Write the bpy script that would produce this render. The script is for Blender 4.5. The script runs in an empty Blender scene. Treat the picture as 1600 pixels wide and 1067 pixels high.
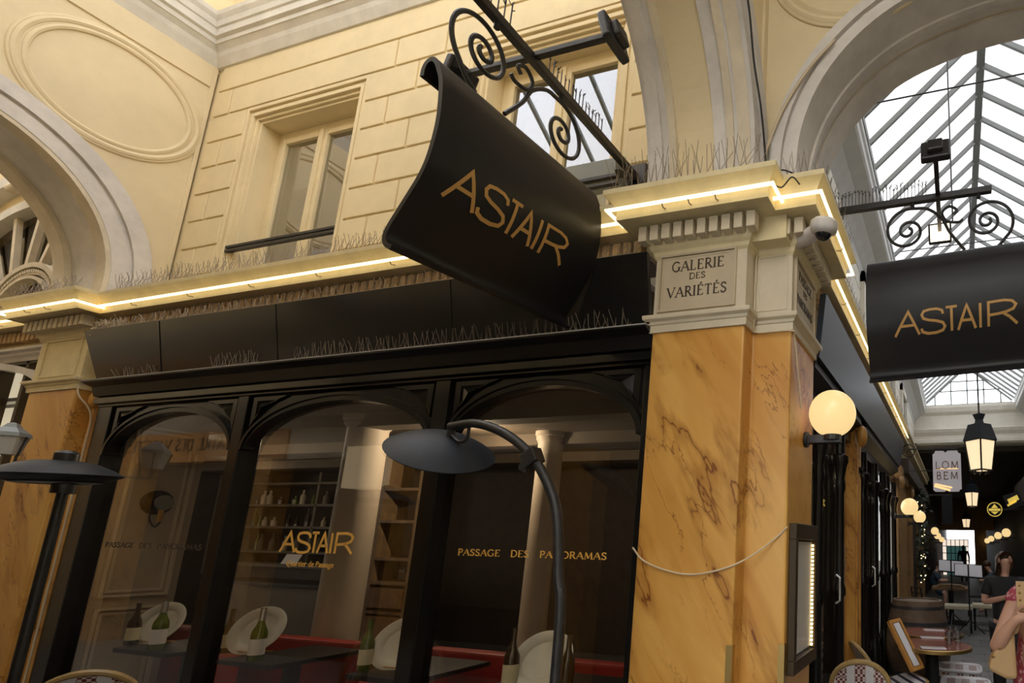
import bpy, math, random
from mathutils import Vector, Matrix
random.seed(7)
SC = bpy.context.scene
COL = SC.collection
# ------------------------------------------------------------------ camera, sky, exposure
YAW, PITCH, ROLL, FPX, CX, CY = .2803, .182, .0196, 861.84, 1247.2, 690.5
ca, sa, cb, sb, cc, sc = math.cos(YAW), math.sin(YAW), math.cos(PITCH), math.sin(PITCH), math.cos(ROLL), math.sin(ROLL)
FW = Vector((-sa*cb, ca*cb, sb)); R0 = Vector((ca, sa, 0)); U0 = R0.cross(FW)
RT = R0*cc + U0*sc; UP = U0*cc - R0*sc
EYE = Vector((0, 0, 1.6))
cam = bpy.data.cameras.new('camera'); camo = bpy.data.objects.new('camera', cam); COL.objects.link(camo)
cam.sensor_fit = 'HORIZONTAL'; cam.sensor_width = 36; cam.lens = FPX/1600*36
cam.shift_x = (800-CX)/1600; cam.shift_y = (CY-533.5)/1600; cam.clip_start = .02; cam.clip_end = 200
camo.matrix_world = Matrix(((RT.x, UP.x, -FW.x, EYE.x), (RT.y, UP.y, -FW.y, EYE.y), (RT.z, UP.z, -FW.z, EYE.z), (0, 0, 0, 1)))
SC.camera = camo
SC.view_settings.view_transform = 'Standard'; SC.view_settings.look = 'None'
SC.view_settings.gamma = 1; SC.view_settings.use_curve_mapping = False
SC.view_settings.exposure = 0.0
W = bpy.data.worlds.new('overcast_sky'); SC.world = W; W.use_nodes = True
nt = W.node_tree; nt.nodes.clear()
wo = nt.nodes.new('ShaderNodeOutputWorld'); bg = nt.nodes.new('ShaderNodeBackground')
tc = nt.nodes.new('ShaderNodeTexCoord'); nz = nt.nodes.new('ShaderNodeTexNoise'); nz.inputs['Scale'].default_value = 2.2; nz.inputs['Detail'].default_value = 4
rp = nt.nodes.new('ShaderNodeValToRGB'); rp.color_ramp.elements[0].position = .35; rp.color_ramp.elements[0].color = (.80, .86, .95, 1)
rp.color_ramp.elements[1].position = .6; rp.color_ramp.elements[1].color = (1, .97, .92, 1)
nt.links.new(tc.outputs['Generated'], nz.inputs['Vector']); nt.links.new(nz.outputs['Fac'], rp.inputs['Fac'])
nt.links.new(rp.outputs['Color'], bg.inputs['Color']); bg.inputs['Strength'].default_value = 5.0
nt.links.new(bg.outputs[0], wo.inputs[0])

def ray(u, v): return FW + RT*((u-CX)/FPX) - UP*((v-CY)/FPX)
def pY(u, v, y): d = ray(u, v); return EYE + d*(y/d.y)
def pX(u, v, x): d = ray(u, v); return EYE + d*(x/d.x)
def pZ(u, v, z): d = ray(u, v); return EYE + d*((z-1.6)/d.z)

# ------------------------------------------------------------------ materials
MT = {}
def mat(name, col, rough=.6, metal=0, noise=0, nscale=6, bump=0, bscale=40, emit=0, ecol=None, spec=.5, tint=None):
    m = bpy.data.materials.new(name); m.use_nodes = True; n = m.node_tree.nodes; l = m.node_tree.links
    b = n['Principled BSDF']; b.inputs['Base Color'].default_value = (*col, 1); b.inputs['Roughness'].default_value = rough
    b.inputs['Metallic'].default_value = metal; b.inputs['Specular IOR Level'].default_value = spec
    if noise or bump:
        t = n.new('ShaderNodeTexCoord')
    if noise:
        z = n.new('ShaderNodeTexNoise'); z.inputs['Scale'].default_value = nscale; z.inputs['Detail'].default_value = 6; z.inputs['Roughness'].default_value = .65
        l.new(t.outputs['Object'], z.inputs['Vector'])
        r = n.new('ShaderNodeValToRGB'); r.color_ramp.elements[0].position = .3; r.color_ramp.elements[1].position = .7
        c2 = tint if tint else tuple(c*(1-noise) for c in col)
        r.color_ramp.elements[0].color = (*c2, 1); r.color_ramp.elements[1].color = (*[min(1, c*(1+noise*.25)) for c in col], 1)
        l.new(z.outputs['Fac'], r.inputs['Fac']); l.new(r.outputs['Color'], b.inputs['Base Color'])
    if bump:
        z2 = n.new('ShaderNodeTexNoise'); z2.inputs['Scale'].default_value = bscale; z2.inputs['Detail'].default_value = 4
        l.new(t.outputs['Object'], z2.inputs['Vector'])
        bp = n.new('ShaderNodeBump'); bp.inputs['Strength'].default_value = bump; bp.inputs['Distance'].default_value = .01
        l.new(z2.outputs['Fac'], bp.inputs['Height']); l.new(bp.outputs['Normal'], b.inputs['Normal'])
    if emit:
        b.inputs['Emission Color'].default_value = (*(ecol or col), 1); b.inputs['Emission Strength'].default_value = emit
    MT[name] = m
    return m
mat('plaster_yellow', (.80, .66, .40), .75, noise=.10, nscale=3, bump=.05)
mat('plaster_panel', (.76, .63, .40), .75, noise=.12, nscale=2)
mat('stone_cream', (.72, .62, .46), .7, noise=.2, nscale=5, bump=.1)
mat('stone_grey', (.70, .65, .60), .75, noise=.22, nscale=4, bump=.12)
mat('stone_pale', (.72, .67, .58), .7, noise=.15, nscale=5, bump=.1)
mat('cornice_paint', (.74, .62, .36), .6, noise=.15, nscale=8)
mat('dentil_rust', (.62, .42, .22), .8, noise=.35, nscale=14)
mat('capital_paint', (.62, .53, .38), .55, noise=.12, nscale=6)
mat('plaque_paint', (.50, .41, .28), .55, noise=.12, nscale=6)
mat('letter_brown', (.05, .03, .018), .6)
mat('black_gloss', (.010, .009, .008), .17, spec=.32)
mat('black_satin', (.008, .007, .007), .4, spec=.25)
mat('black_iron', (.022, .020, .020), .42, noise=.5, nscale=30, bump=.2, bscale=60)
mat('sign_black', (.012, .011, .012), .40, noise=.3, nscale=3, spec=.3)
mat('gold_letter', (.50, .27, .075), .5, metal=.1)
mat('gold_glass_letter', (.85, .47, .09), .5)
mat('neon_warm', (1, .86, .45), .4, emit=2.6, ecol=(1, .82, .47))
mat('globe_glass', (.3, .2, .1), .3, emit=.92, ecol=(1, .71, .32))
mat('lantern_pane', (1, .85, .6), .4, emit=.9, ecol=(1, .76, .46))
mat('spike_wire', (.30, .24, .18), .5, metal=.3)
mat('cable_cream', (.62, .5, .33), .6)
mat('cable_dark', (.03, .028, .025), .6)
mat('camera_shell', (.62, .58, .54), .4)
mat('glow_blind', (.8, .75, .6), .8, emit=.55, ecol=(1, .88, .66))  # blind glows by itself to imitate the brightness of the panes
mat('dust_edge', (.34, .32, .29), .8)
mat('dome_dark', (.01, .01, .012), .08)
mat('brass', (.45, .30, .10), .35, metal=.9)
mat('bronze_dark', (.05, .032, .014), .5, metal=.2, spec=.3)
mat('floor_stone', (.16, .155, .15), .55, noise=.3, nscale=3, bump=.1)
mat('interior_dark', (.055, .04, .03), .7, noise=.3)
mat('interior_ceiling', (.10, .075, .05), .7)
mat('panel_taupe', (.50, .42, .33), .6, noise=.08)
mat('panel_moulding', (.66, .57, .46), .5)  # lighter than the panel, imitating light caught on the moulding edges
mat('column_white', (.50, .42, .33), .55, noise=.08)
mat('banquette_red', (.32, .018, .015), .55, noise=.2)
mat('counter_taupe', (.12, .10, .07), .6)
mat('table_dark', (.014, .011, .010), .5, spec=.25)
mat('china_white', (.72, .70, .64), .25)
mat('paper_white', (.75, .74, .78), .6)
mat('label_cream', (.62, .56, .4), .6)
mat('bottle_green', (.10, .13, .02), .12, spec=.8)
mat('bottle_brown', (.035, .02, .01), .12, spec=.8)
mat('foil_silver', (.6, .6, .6), .3, metal=.8)
mat('wood_warm', (.24, .13, .055), .5, noise=.4, nscale=8)
mat('wood_ladder', (.28, .18, .09), .5, noise=.3, nscale=8)
mat('barrel_wood', (.17, .11, .07), .6, noise=.4, nscale=9)
mat('barrel_hoop', (.10, .10, .105), .45, metal=.6)
mat('table_red', (.27, .085, .06), .22, noise=.1)
mat('rattan', (.42, .28, .11), .4, noise=.25, nscale=20)
mat('slate_blue', (.022, .028, .040), .38, spec=.3)
mat('hood_slate', (.022, .026, .034), .5, spec=.3)
mat('zinc_grey', (.30, .33, .33), .5, metal=.2)
mat('bar_grey', (.22, .23, .22), .55, metal=.2)
mat('passage_wall', (.80, .76, .66), .75, noise=.12, nscale=4)
mat('passage_cornice', (.60, .60, .58), .7, noise=.1)
mat('skin', (.52, .29, .20), .5)
mat('hair_brown', (.085, .04, .022), .5)
mat('cloth_black', (.012, .012, .014), .8)
mat('cloth_navy', (.03, .06, .09), .8)
mat('bag_tan', (.48, .31, .15), .5)
mat('phone_grey', (.4, .35, .35), .3)
mat('wood_panel', (.34, .19, .07), .5, noise=.35, nscale=10)
mat('foliage', (.02, .03, .012), .7)
mat('fairy_bulb', (1, .8, .4), .4, emit=4)
mat('street_glow', (.9, .85, .8), .5, emit=.9, ecol=(1, .86, .72))
mat('door_teal', (.10, .26, .24), .5, emit=.12, ecol=(.2, .5, .46))  # faint glow put into the door leaf, which is no lamp
mat('yellow_sign', (.8, .6, .1), .5, emit=.5, ecol=(.9, .65, .12))
mat('white_sign', (.62, .60, .66), .5, emit=.10, ecol=(.8, .74, .8))
mat('sign_glow', (1, .7, .35), .5, emit=1.0, ecol=(1, .6, .25))
mat('letter_taupe', (.25, .18, .15), .6)
mat('curtain_white', (.55, .53, .47), .8)
mat('room_grey', (.20, .17, .13), .8)
mat('orange_fascia', (.55, .26, .06), .5, noise=.15)
mat('menu_paper', (.7, .66, .66), .5)
mat('led_warm', (1, .85, .5), .5, emit=7, ecol=(1, .74, .36))
mat('blue_panel', (.03, .16, .26), .5)
mat('flood_lit', (1, .85, .6), .5, emit=3.5, ecol=(1, .80, .55))
mat('soil', (.12, .085, .06), .9, noise=.5, nscale=40)

def glass(name, refl=.5, tint=(.95, .97, .94), rough=.0, ior=1.5, trans=1.0):
    m = bpy.data.materials.new(name); m.use_nodes = True; n = m.node_tree.nodes; l = m.node_tree.links; n.clear()
    o = n.new('ShaderNodeOutputMaterial'); t = n.new('ShaderNodeBsdfTransparent'); g = n.new('ShaderNodeBsdfGlossy')
    f = n.new('ShaderNodeFresnel'); f.inputs['IOR'].default_value = ior; mx = n.new('ShaderNodeMixShader'); k = n.new('ShaderNodeMath'); k.operation = 'MULTIPLY'
    k.inputs[1].default_value = refl; k.use_clamp = True
    t.inputs['Color'].default_value = (*[c*trans for c in tint], 1); g.inputs['Roughness'].default_value = rough
    ge = n.new('ShaderNodeNewGeometry'); iv = n.new('ShaderNodeMath'); iv.operation = 'SUBTRACT'; iv.inputs[0].default_value = 1; l.new(ge.outputs['Backfacing'], iv.inputs[1])
    k2 = n.new('ShaderNodeMath'); k2.operation = 'MULTIPLY'; l.new(f.outputs[0], k.inputs[0]); l.new(k.outputs[0], k2.inputs[0]); l.new(iv.outputs[0], k2.inputs[1]); l.new(k2.outputs[0], mx.inputs[0]); l.new(t.outputs[0], mx.inputs[1]); l.new(g.outputs[0], mx.inputs[2]); l.new(mx.outputs[0], o.inputs[0])
    MT[name] = m
glass('fan_glass', .7, (.7, .66, .6))
glass('shop_glass', 1.7, (.97, .95, .90), ior=1.55, trans=.97)
glass('window_glass', 3.5, (.8, .82, .8), ior=1.7, trans=.8)
glass('case_glass', .5, (.97, .97, .95))
glass('jar_glass', 4.0, (.9, .92, .92))
def roofglass(name, k, dif):
    m = bpy.data.materials.new(name); m.use_nodes = True; n = m.node_tree.nodes; l = m.node_tree.links; n.clear()
    o = n.new('ShaderNodeOutputMaterial'); t = n.new('ShaderNodeBsdfTransparent'); d = n.new('ShaderNodeBsdfTranslucent'); mx = n.new('ShaderNodeMixShader')
    t.inputs['Color'].default_value = (k, k, k*1.02, 1); d.inputs['Color'].default_value = (dif, dif, dif*1.02, 1); mx.inputs[0].default_value = .35
    l.new(t.outputs[0], mx.inputs[1]); l.new(d.outputs[0], mx.inputs[2]); l.new(mx.outputs[0], o.inputs[0]); MT[name] = m
roofglass('roof_glass_dimmed', .66, .5)  # tint darkened to dim the sky through the passage roof
roofglass('roof_glass_clear', .8, .8)

def marble(name, base, vein, light, warm):
    m = bpy.data.materials.new(name); m.use_nodes = True; n = m.node_tree.nodes; l = m.node_tree.links
    b = n['Principled BSDF']; b.inputs['Roughness'].default_value = .34; b.inputs['Specular IOR Level'].default_value = .35
    t = n.new('ShaderNodeTexCoord'); mp = n.new('ShaderNodeMapping'); mp.inputs['Rotation'].default_value = (.12, math.radians(30), .1); l.new(t.outputs['Object'], mp.inputs['Vector'])
    m2 = n.new('ShaderNodeMapping'); m2.inputs['Scale'].default_value = (2.6, 1.7, .62); l.new(mp.outputs[0], m2.inputs['Vector'])
    def noise(sc_, det, dis, off):
        o = n.new('ShaderNodeMapping'); o.inputs['Location'].default_value = (off, off*.7, off*1.3); l.new(m2.outputs[0], o.inputs['Vector'])
        z = n.new('ShaderNodeTexNoise'); z.inputs['Scale'].default_value = sc_; z.inputs['Detail'].default_value = det; z.inputs['Roughness'].default_value = .56; z.inputs['Distortion'].default_value = dis
        l.new(o.outputs[0], z.inputs['Vector']); return z.outputs['Fac']
    def ridge(fac, w):
        s_ = n.new('ShaderNodeMath'); s_.operation = 'SUBTRACT'; s_.inputs[1].default_value = .5; l.new(fac, s_.inputs[0])
        a_ = n.new('ShaderNodeMath'); a_.operation = 'ABSOLUTE'; l.new(s_.outputs[0], a_.inputs[0])
        r_ = n.new('ShaderNodeMapRange'); r_.interpolation_type = 'SMOOTHSTEP'; r_.inputs[1].default_value = 0; r_.inputs[2].default_value = w; r_.inputs[3].default_value = 1; r_.inputs[4].default_value = 0; l.new(a_.outputs[0], r_.inputs[0]); return r_.outputs[0]
    def mul(x, y):
        k = n.new('ShaderNodeMath'); k.operation = 'MULTIPLY'; l.new(x, k.inputs[0])
        if isinstance(y, (int, float)): k.inputs[1].default_value = y
        else: l.new(y, k.inputs[1])
        return k.outputs[0]
    def mix(c1, c2, f):
        k = n.new('ShaderNodeMix'); k.data_type = 'RGBA'
        for q, i in ((c1, 6), (c2, 7)):
            if isinstance(q, tuple): k.inputs[i].default_value = (*q, 1)
            else: l.new(q, k.inputs[i])
        l.new(f, k.inputs['Factor']); return k.outputs[2]
    def ramp(fac, a_, b_):
        r_ = n.new('ShaderNodeMapRange'); r_.interpolation_type = 'SMOOTHSTEP'; r_.inputs[1].default_value = a_; r_.inputs[2].default_value = b_; l.new(fac, r_.inputs[0]); return r_.outputs[0]
    c = mix(base, light, ramp(noise(1.5, 3, .4, 3), .35, .68)); c = mix(c, warm, mul(ramp(noise(1.1, 3, .5, 11), .45, .75), .75))
    v1 = noise(1.0, 5, .12, 0); v2 = noise(1.9, 5, .12, 21); mk = ramp(noise(1.3, 2, 0, 31), .38, .54); mk2 = ramp(noise(1.8, 2, 0, 47), .44, .60)
    c = mix(c, tuple(q*.72 for q in warm), mul(mul(ridge(v1, .06), mk), .65)); c = mix(c, vein, mul(mul(ridge(v1, .0085), mk), .92)); c = mix(c, vein, mul(mul(ridge(v2, .0075), mk2), .7))
    l.new(c, b.inputs['Base Color']); MT[name] = m
marble('marble_ochre', (.58, .285, .058), (.16, .045, .009), (.70, .39, .10), (.46, .185, .028))

def weave(name, c1, c2, c3, stripes=True):
    # burgundy / white wicker: white stripes across x, checks between them (object coordinates)
    m = bpy.data.materials.new(name); m.use_nodes = True; n = m.node_tree.nodes; l = m.node_tree.links; b = n['Principled BSDF']; b.inputs['Roughness'].default_value = .55
    t = n.new('ShaderNodeTexCoord'); ck = n.new('ShaderNodeTexChecker'); ck.inputs['Scale'].default_value = 62; ck.inputs[1].default_value = (*c1, 1); ck.inputs[2].default_value = (*c2, 1)
    mp = n.new('ShaderNodeMapping'); mp.inputs['Rotation'].default_value = (0, 0, 0); l.new(t.outputs['Object'], mp.inputs[0]); l.new(mp.outputs[0], ck.inputs[0])
    wv = n.new('ShaderNodeTexWave'); wv.bands_direction = 'X'; wv.inputs['Scale'].default_value = 2.6; l.new(t.outputs['Object'], wv.inputs['Vector'])
    gt = n.new('ShaderNodeMath'); gt.operation = 'GREATER_THAN'; gt.inputs[1].default_value = .62; l.new(wv.outputs['Fac'], gt.inputs[0])
    mx = n.new('ShaderNodeMix'); mx.data_type = 'RGBA'; l.new(gt.outputs[0], mx.inputs['Factor']); l.new(ck.outputs[0], mx.inputs[6]); mx.inputs[7].default_value = (*c3, 1)
    l.new(mx.outputs[2], b.inputs['Base Color']); MT[name] = m
weave('wicker_check', (.13, .012, .02), (.62, .55, .50), (.66, .64, .66))
def stripes(name, c1, c2, sc_, d='X'):
    m = bpy.data.materials.new(name); m.use_nodes = True; n = m.node_tree.nodes; l = m.node_tree.links; b = n['Principled BSDF']; b.inputs['Roughness'].default_value = .6
    t = n.new('ShaderNodeTexCoord'); wv = n.new('ShaderNodeTexWave'); wv.bands_direction = d; wv.inputs['Scale'].default_value = sc_; l.new(t.outputs['Object'], wv.inputs['Vector'])
    r = n.new('ShaderNodeValToRGB'); r.color_ramp.interpolation = 'CONSTANT'; r.color_ramp.elements[0].color = (*c1, 1); r.color_ramp.elements[1].position = .3; r.color_ramp.elements[1].color = (*c2, 1)
    l.new(wv.outputs['Fac'], r.inputs['Fac']); l.new(r.outputs['Color'], b.inputs['Base Color']); MT[name] = m
stripes('wicker_stripe', (.05, .02, .05), (.66, .64, .68), 5, 'X')
stripes('wicker_stripe_seat', (.04, .03, .06), (.62, .61, .66), 4, 'Y')
def floral(name):
    m = bpy.data.materials.new(name); m.use_nodes = True; n = m.node_tree.nodes; l = m.node_tree.links; b = n['Principled BSDF']; b.inputs['Roughness'].default_value = .7
    t = n.new('ShaderNodeTexCoord'); v = n.new('ShaderNodeTexVoronoi'); v.inputs['Scale'].default_value = 42; l.new(t.outputs['Object'], v.inputs['Vector'])
    r = n.new('ShaderNodeValToRGB'); r.color_ramp.elements[0].position = .28; r.color_ramp.elements[0].color = (.62, .36, .36, 1); r.color_ramp.elements[1].position = .45; r.color_ramp.elements[1].color = (.34, .045, .075, 1)
    l.new(v.outputs['Distance'], r.inputs['Fac']); l.new(r.outputs['Color'], b.inputs['Base Color']); MT[name] = m
floral('dress_floral')

# ------------------------------------------------------------------ mesh helpers
class M:
    def __init__(s): s.v = []; s.f = []
    def add(s, vs, fs):
        o = len(s.v); s.v += [tuple(p) for p in vs]; s.f += [tuple(i+o for i in q) for q in fs]; return s
    def box(s, x0, x1, y0, y1, z0, z1):
        return s.add([(x, y, z) for x in (x0, x1) for y in (y0, y1) for z in (z0, z1)],
                     [(0, 1, 3, 2), (4, 6, 7, 5), (0, 4, 5, 1), (2, 3, 7, 6), (0, 2, 6, 4), (1, 5, 7, 3)])
    def obox(s, c, a, b, d):
        c, a, b, d = Vector(c), Vector(a), Vector(b), Vector(d)
        return s.add([c+a*i+b*j+d*k for i in (-1, 1) for j in (-1, 1) for k in (-1, 1)],
                     [(0, 1, 3, 2), (4, 6, 7, 5), (0, 4, 5, 1), (2, 3, 7, 6), (0, 2, 6, 4), (1, 5, 7, 3)])
    def bar(s, p, q, w, h=None, up=(0, 0, 1)):
        p, q = Vector(p), Vector(q); d = (q-p); L = d.length; d.normalize(); u = Vector(up)
        if abs(d.dot(u)) > .98: u = Vector((1, 0, 0))
        r = d.cross(u).normalized(); u = r.cross(d)
        return s.obox((p+q)/2, d*(L/2), r*(w/2), u*((h or w)/2))
    def tube(s, pts, r, n=8, closed=False, caps=True):
        P = [Vector(p) for p in pts]; N = len(P); rings = []; nrm = None
        for i, p in enumerate(P):
            a = P[i-1] if (i > 0 or closed) else P[i]; b = P[(i+1) % N] if (i < N-1 or closed) else P[i]
            t = (b-a).normalized() if (b-a).length > 1e-9 else Vector((0, 0, 1))
            if nrm is None:
                nrm = t.orthogonal().normalized()
            else:
                nrm = nrm-t*nrm.dot(t)
                nrm = nrm.normalized() if nrm.length > 1e-6 else t.orthogonal().normalized()
            bi = t.cross(nrm); rr = r[i] if isinstance(r, (list, tuple)) else r
            rings.append([p+(nrm*math.cos(2*math.pi*k/n)+bi*math.sin(2*math.pi*k/n))*rr for k in range(n)])
        vs = [q for R in rings for q in R]; fs = []
        for i in range(N if closed else N-1):
            j = (i+1) % N
            for k in range(n): fs.append((i*n+k, i*n+(k+1) % n, j*n+(k+1) % n, j*n+k))
        if caps and not closed: fs += [tuple(range(n))[::-1], tuple((N-1)*n+k for k in range(n))]
        return s.add(vs, fs)
    def lathe(s, prof, c=(0, 0, 0), n=24, ax=(0, 0, 1), sx=1, sy=1, caps=True):
        c = Vector(c); a = Vector(ax).normalized(); u = a.orthogonal().normalized() if abs(a.z) < .99 else Vector((1, 0, 0)); w = a.cross(u)
        vs = []; fs = []; m = len(prof)
        for (r, z) in prof:
            for k in range(n):
                t = 2*math.pi*k/n; vs.append(c+a*z+u*(r*math.cos(t)*sx)+w*(r*math.sin(t)*sy))
        for i in range(m-1):
            for k in range(n): fs.append((i*n+k, i*n+(k+1) % n, (i+1)*n+(k+1) % n, (i+1)*n+k))
        if caps and prof[0][0] > 1e-6: fs.append(tuple(range(n))[::-1])
        if caps and prof[-1][0] > 1e-6: fs.append(tuple((m-1)*n+k for k in range(n)))
        return s.add(vs, fs)
    def sphere(s, c, rx, ry=None, rz=None, nu=20, nv=12):
        ry = ry or rx; rz = rz or rx; c = Vector(c); vs = []; fs = []
        for j in range(nv+1):
            ph = math.pi*j/nv
            for k in range(nu):
                t = 2*math.pi*k/nu; vs.append(c+Vector((rx*math.sin(ph)*math.cos(t), ry*math.sin(ph)*math.sin(t), rz*math.cos(ph))))
        for j in range(nv):
            for k in range(nu): fs.append((j*nu+k, (j+1)*nu+k, (j+1)*nu+(k+1) % nu, j*nu+(k+1) % nu))
        return s.add(vs, fs)
    def prism(s, poly, fn, d0, d1):
        n = len(poly)
        return s.add([fn(p[0], p[1], d) for d in (d0, d1) for p in poly],
                     [tuple(range(n))[::-1], tuple(range(n, 2*n))]+[(i, (i+1) % n, n+(i+1) % n, n+i) for i in range(n)])
    def strip(s, A, B, fn, d0, d1, closed=False):   # solid band between two outlines of equal length
        n = len(A); vs = [fn(p[0], p[1], d) for d in (d0, d1) for p in list(A)+list(B)]; fs = []
        a0, b0, a1, b1 = 0, n, 2*n, 3*n
        for i in range(n if closed else n-1):
            j = (i+1) % n
            fs += [(a0+i, a0+j, b0+j, b0+i), (a1+i, b1+i, b1+j, a1+j), (a0+i, a1+i, a1+j, a0+j), (b0+i, b0+j, b1+j, b1+i)]
        if not closed: fs += [(a0, b0, b1, a1), (a0+n-1, a1+n-1, b1+n-1, b0+n-1)]
        return s.add(vs, fs)
    def mould(s, path, prof, closed_prof=False, z=0, caps=True, closed_path=False):
        # path: plan polyline; prof: (outwards to the right of travel, height)
        N = len(path); P = [Vector((p[0], p[1])) for p in path]; rings = []
        for i in range(N):
            if closed_path: d0 = (P[i]-P[i-1]).normalized(); d1 = (P[(i+1) % N]-P[i]).normalized()
            else:
                d0 = (P[i]-P[i-1]).normalized() if i else (P[1]-P[0]).normalized(); d1 = (P[i+1]-P[i]).normalized() if i < N-1 else d0
            n0 = Vector((d0.y, -d0.x)); n1 = Vector((d1.y, -d1.x)); m = (n0+n1); m = m/(m.dot(n0)) if m.length > 1e-6 else n0
            rings.append([(P[i].x+m.x*o, P[i].y+m.y*o, z+h) for o, h in prof])
        k = len(prof); vs = [q for R in rings for q in R]; fs = []
        for i in range(N if closed_path else N-1):
            i2 = (i+1) % N
            for j in range(k if closed_prof else k-1): fs.append((i*k+j, i2*k+j, i2*k+(j+1) % k, i*k+(j+1) % k))
        if caps and not closed_path: fs += [tuple(range(k)), tuple((N-1)*k+j for j in range(k))[::-1]]
        return s.add(vs, fs)
    def build(s, name, m, parent=None, org=None, smooth=False, bevel=0, **kw):
        me = bpy.data.meshes.new(name)
        if org is None: org = ORG.get(parent.name, Vector((0, 0, 0))) if parent else Vector((0, 0, 0))
        org = Vector(org)
        me.from_pydata([tuple(Vector(p)-org) for p in s.v], [], s.f); me.update()
        o = bpy.data.objects.new(name, me); COL.objects.link(o)
        me.materials.append(MT[m])
        if smooth:
            me.polygons.foreach_set('use_smooth', [True]*len(me.polygons))
            md = o.modifiers.new('edges', 'EDGE_SPLIT'); md.split_angle = math.radians(38)
        if bevel:
            md = o.modifiers.new('bevel', 'BEVEL'); md.width = bevel; md.segments = 2; md.limit_method = 'ANGLE'; md.angle_limit = math.radians(40)
        if parent: o.parent = parent; ORG[o.name] = org
        else: o.location = org; ORG[o.name] = org
        tag(o, **kw)
        return o
ORG = {}
def tag(o, label=None, cat=None, group=None, kind=None):
    if label: o['label'] = label
    if cat: o['category'] = cat
    if group: o['group'] = group
    if kind: o['kind'] = kind
    return o
def thing(name, label, cat, loc=(0, 0, 0), rz=0, group=None, local=False):
    o = bpy.data.objects.new(name, None); COL.objects.link(o); o.location = loc; o.rotation_euler = (0, 0, rz); o.empty_display_size = .1
    ORG[o.name] = Vector((0, 0, 0)) if (local or rz) else Vector(loc)
    return tag(o, label, cat, group)
def copy_tree(o, parent=None):
    c = o.copy(); COL.objects.link(c)
    if parent: c.parent = parent
    for ch in list(o.children): copy_tree(ch, c)
    return c
def S(m, name, mt, parent=None, **kw):
    return m.build(name, mt, parent, kind=None if parent else 'structure', **kw)
def bez(pts, n=12):   # smooth curve through points (Catmull-Rom)
    P = [Vector(p) for p in pts]; P = [P[0]*2-P[1]]+P+[P[-1]*2-P[-2]]; out = []
    for i in range(1, len(P)-2):
        for k in range(n):
            t = k/n; a, b, c, d = P[i-1], P[i], P[i+1], P[i+2]
            out.append(.5*((2*b)+(c-a)*t+(2*a-5*b+4*c-d)*t*t+(3*b-a-3*c+d)*t*t*t))
    out.append(P[-2]); return out
def arc(cx, cy, rx, ry, a0, a1, n):
    return [(cx+rx*math.cos(math.radians(a0+(a1-a0)*i/n)), cy+ry*math.sin(math.radians(a0+(a1-a0)*i/n))) for i in range(n+1)]

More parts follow.
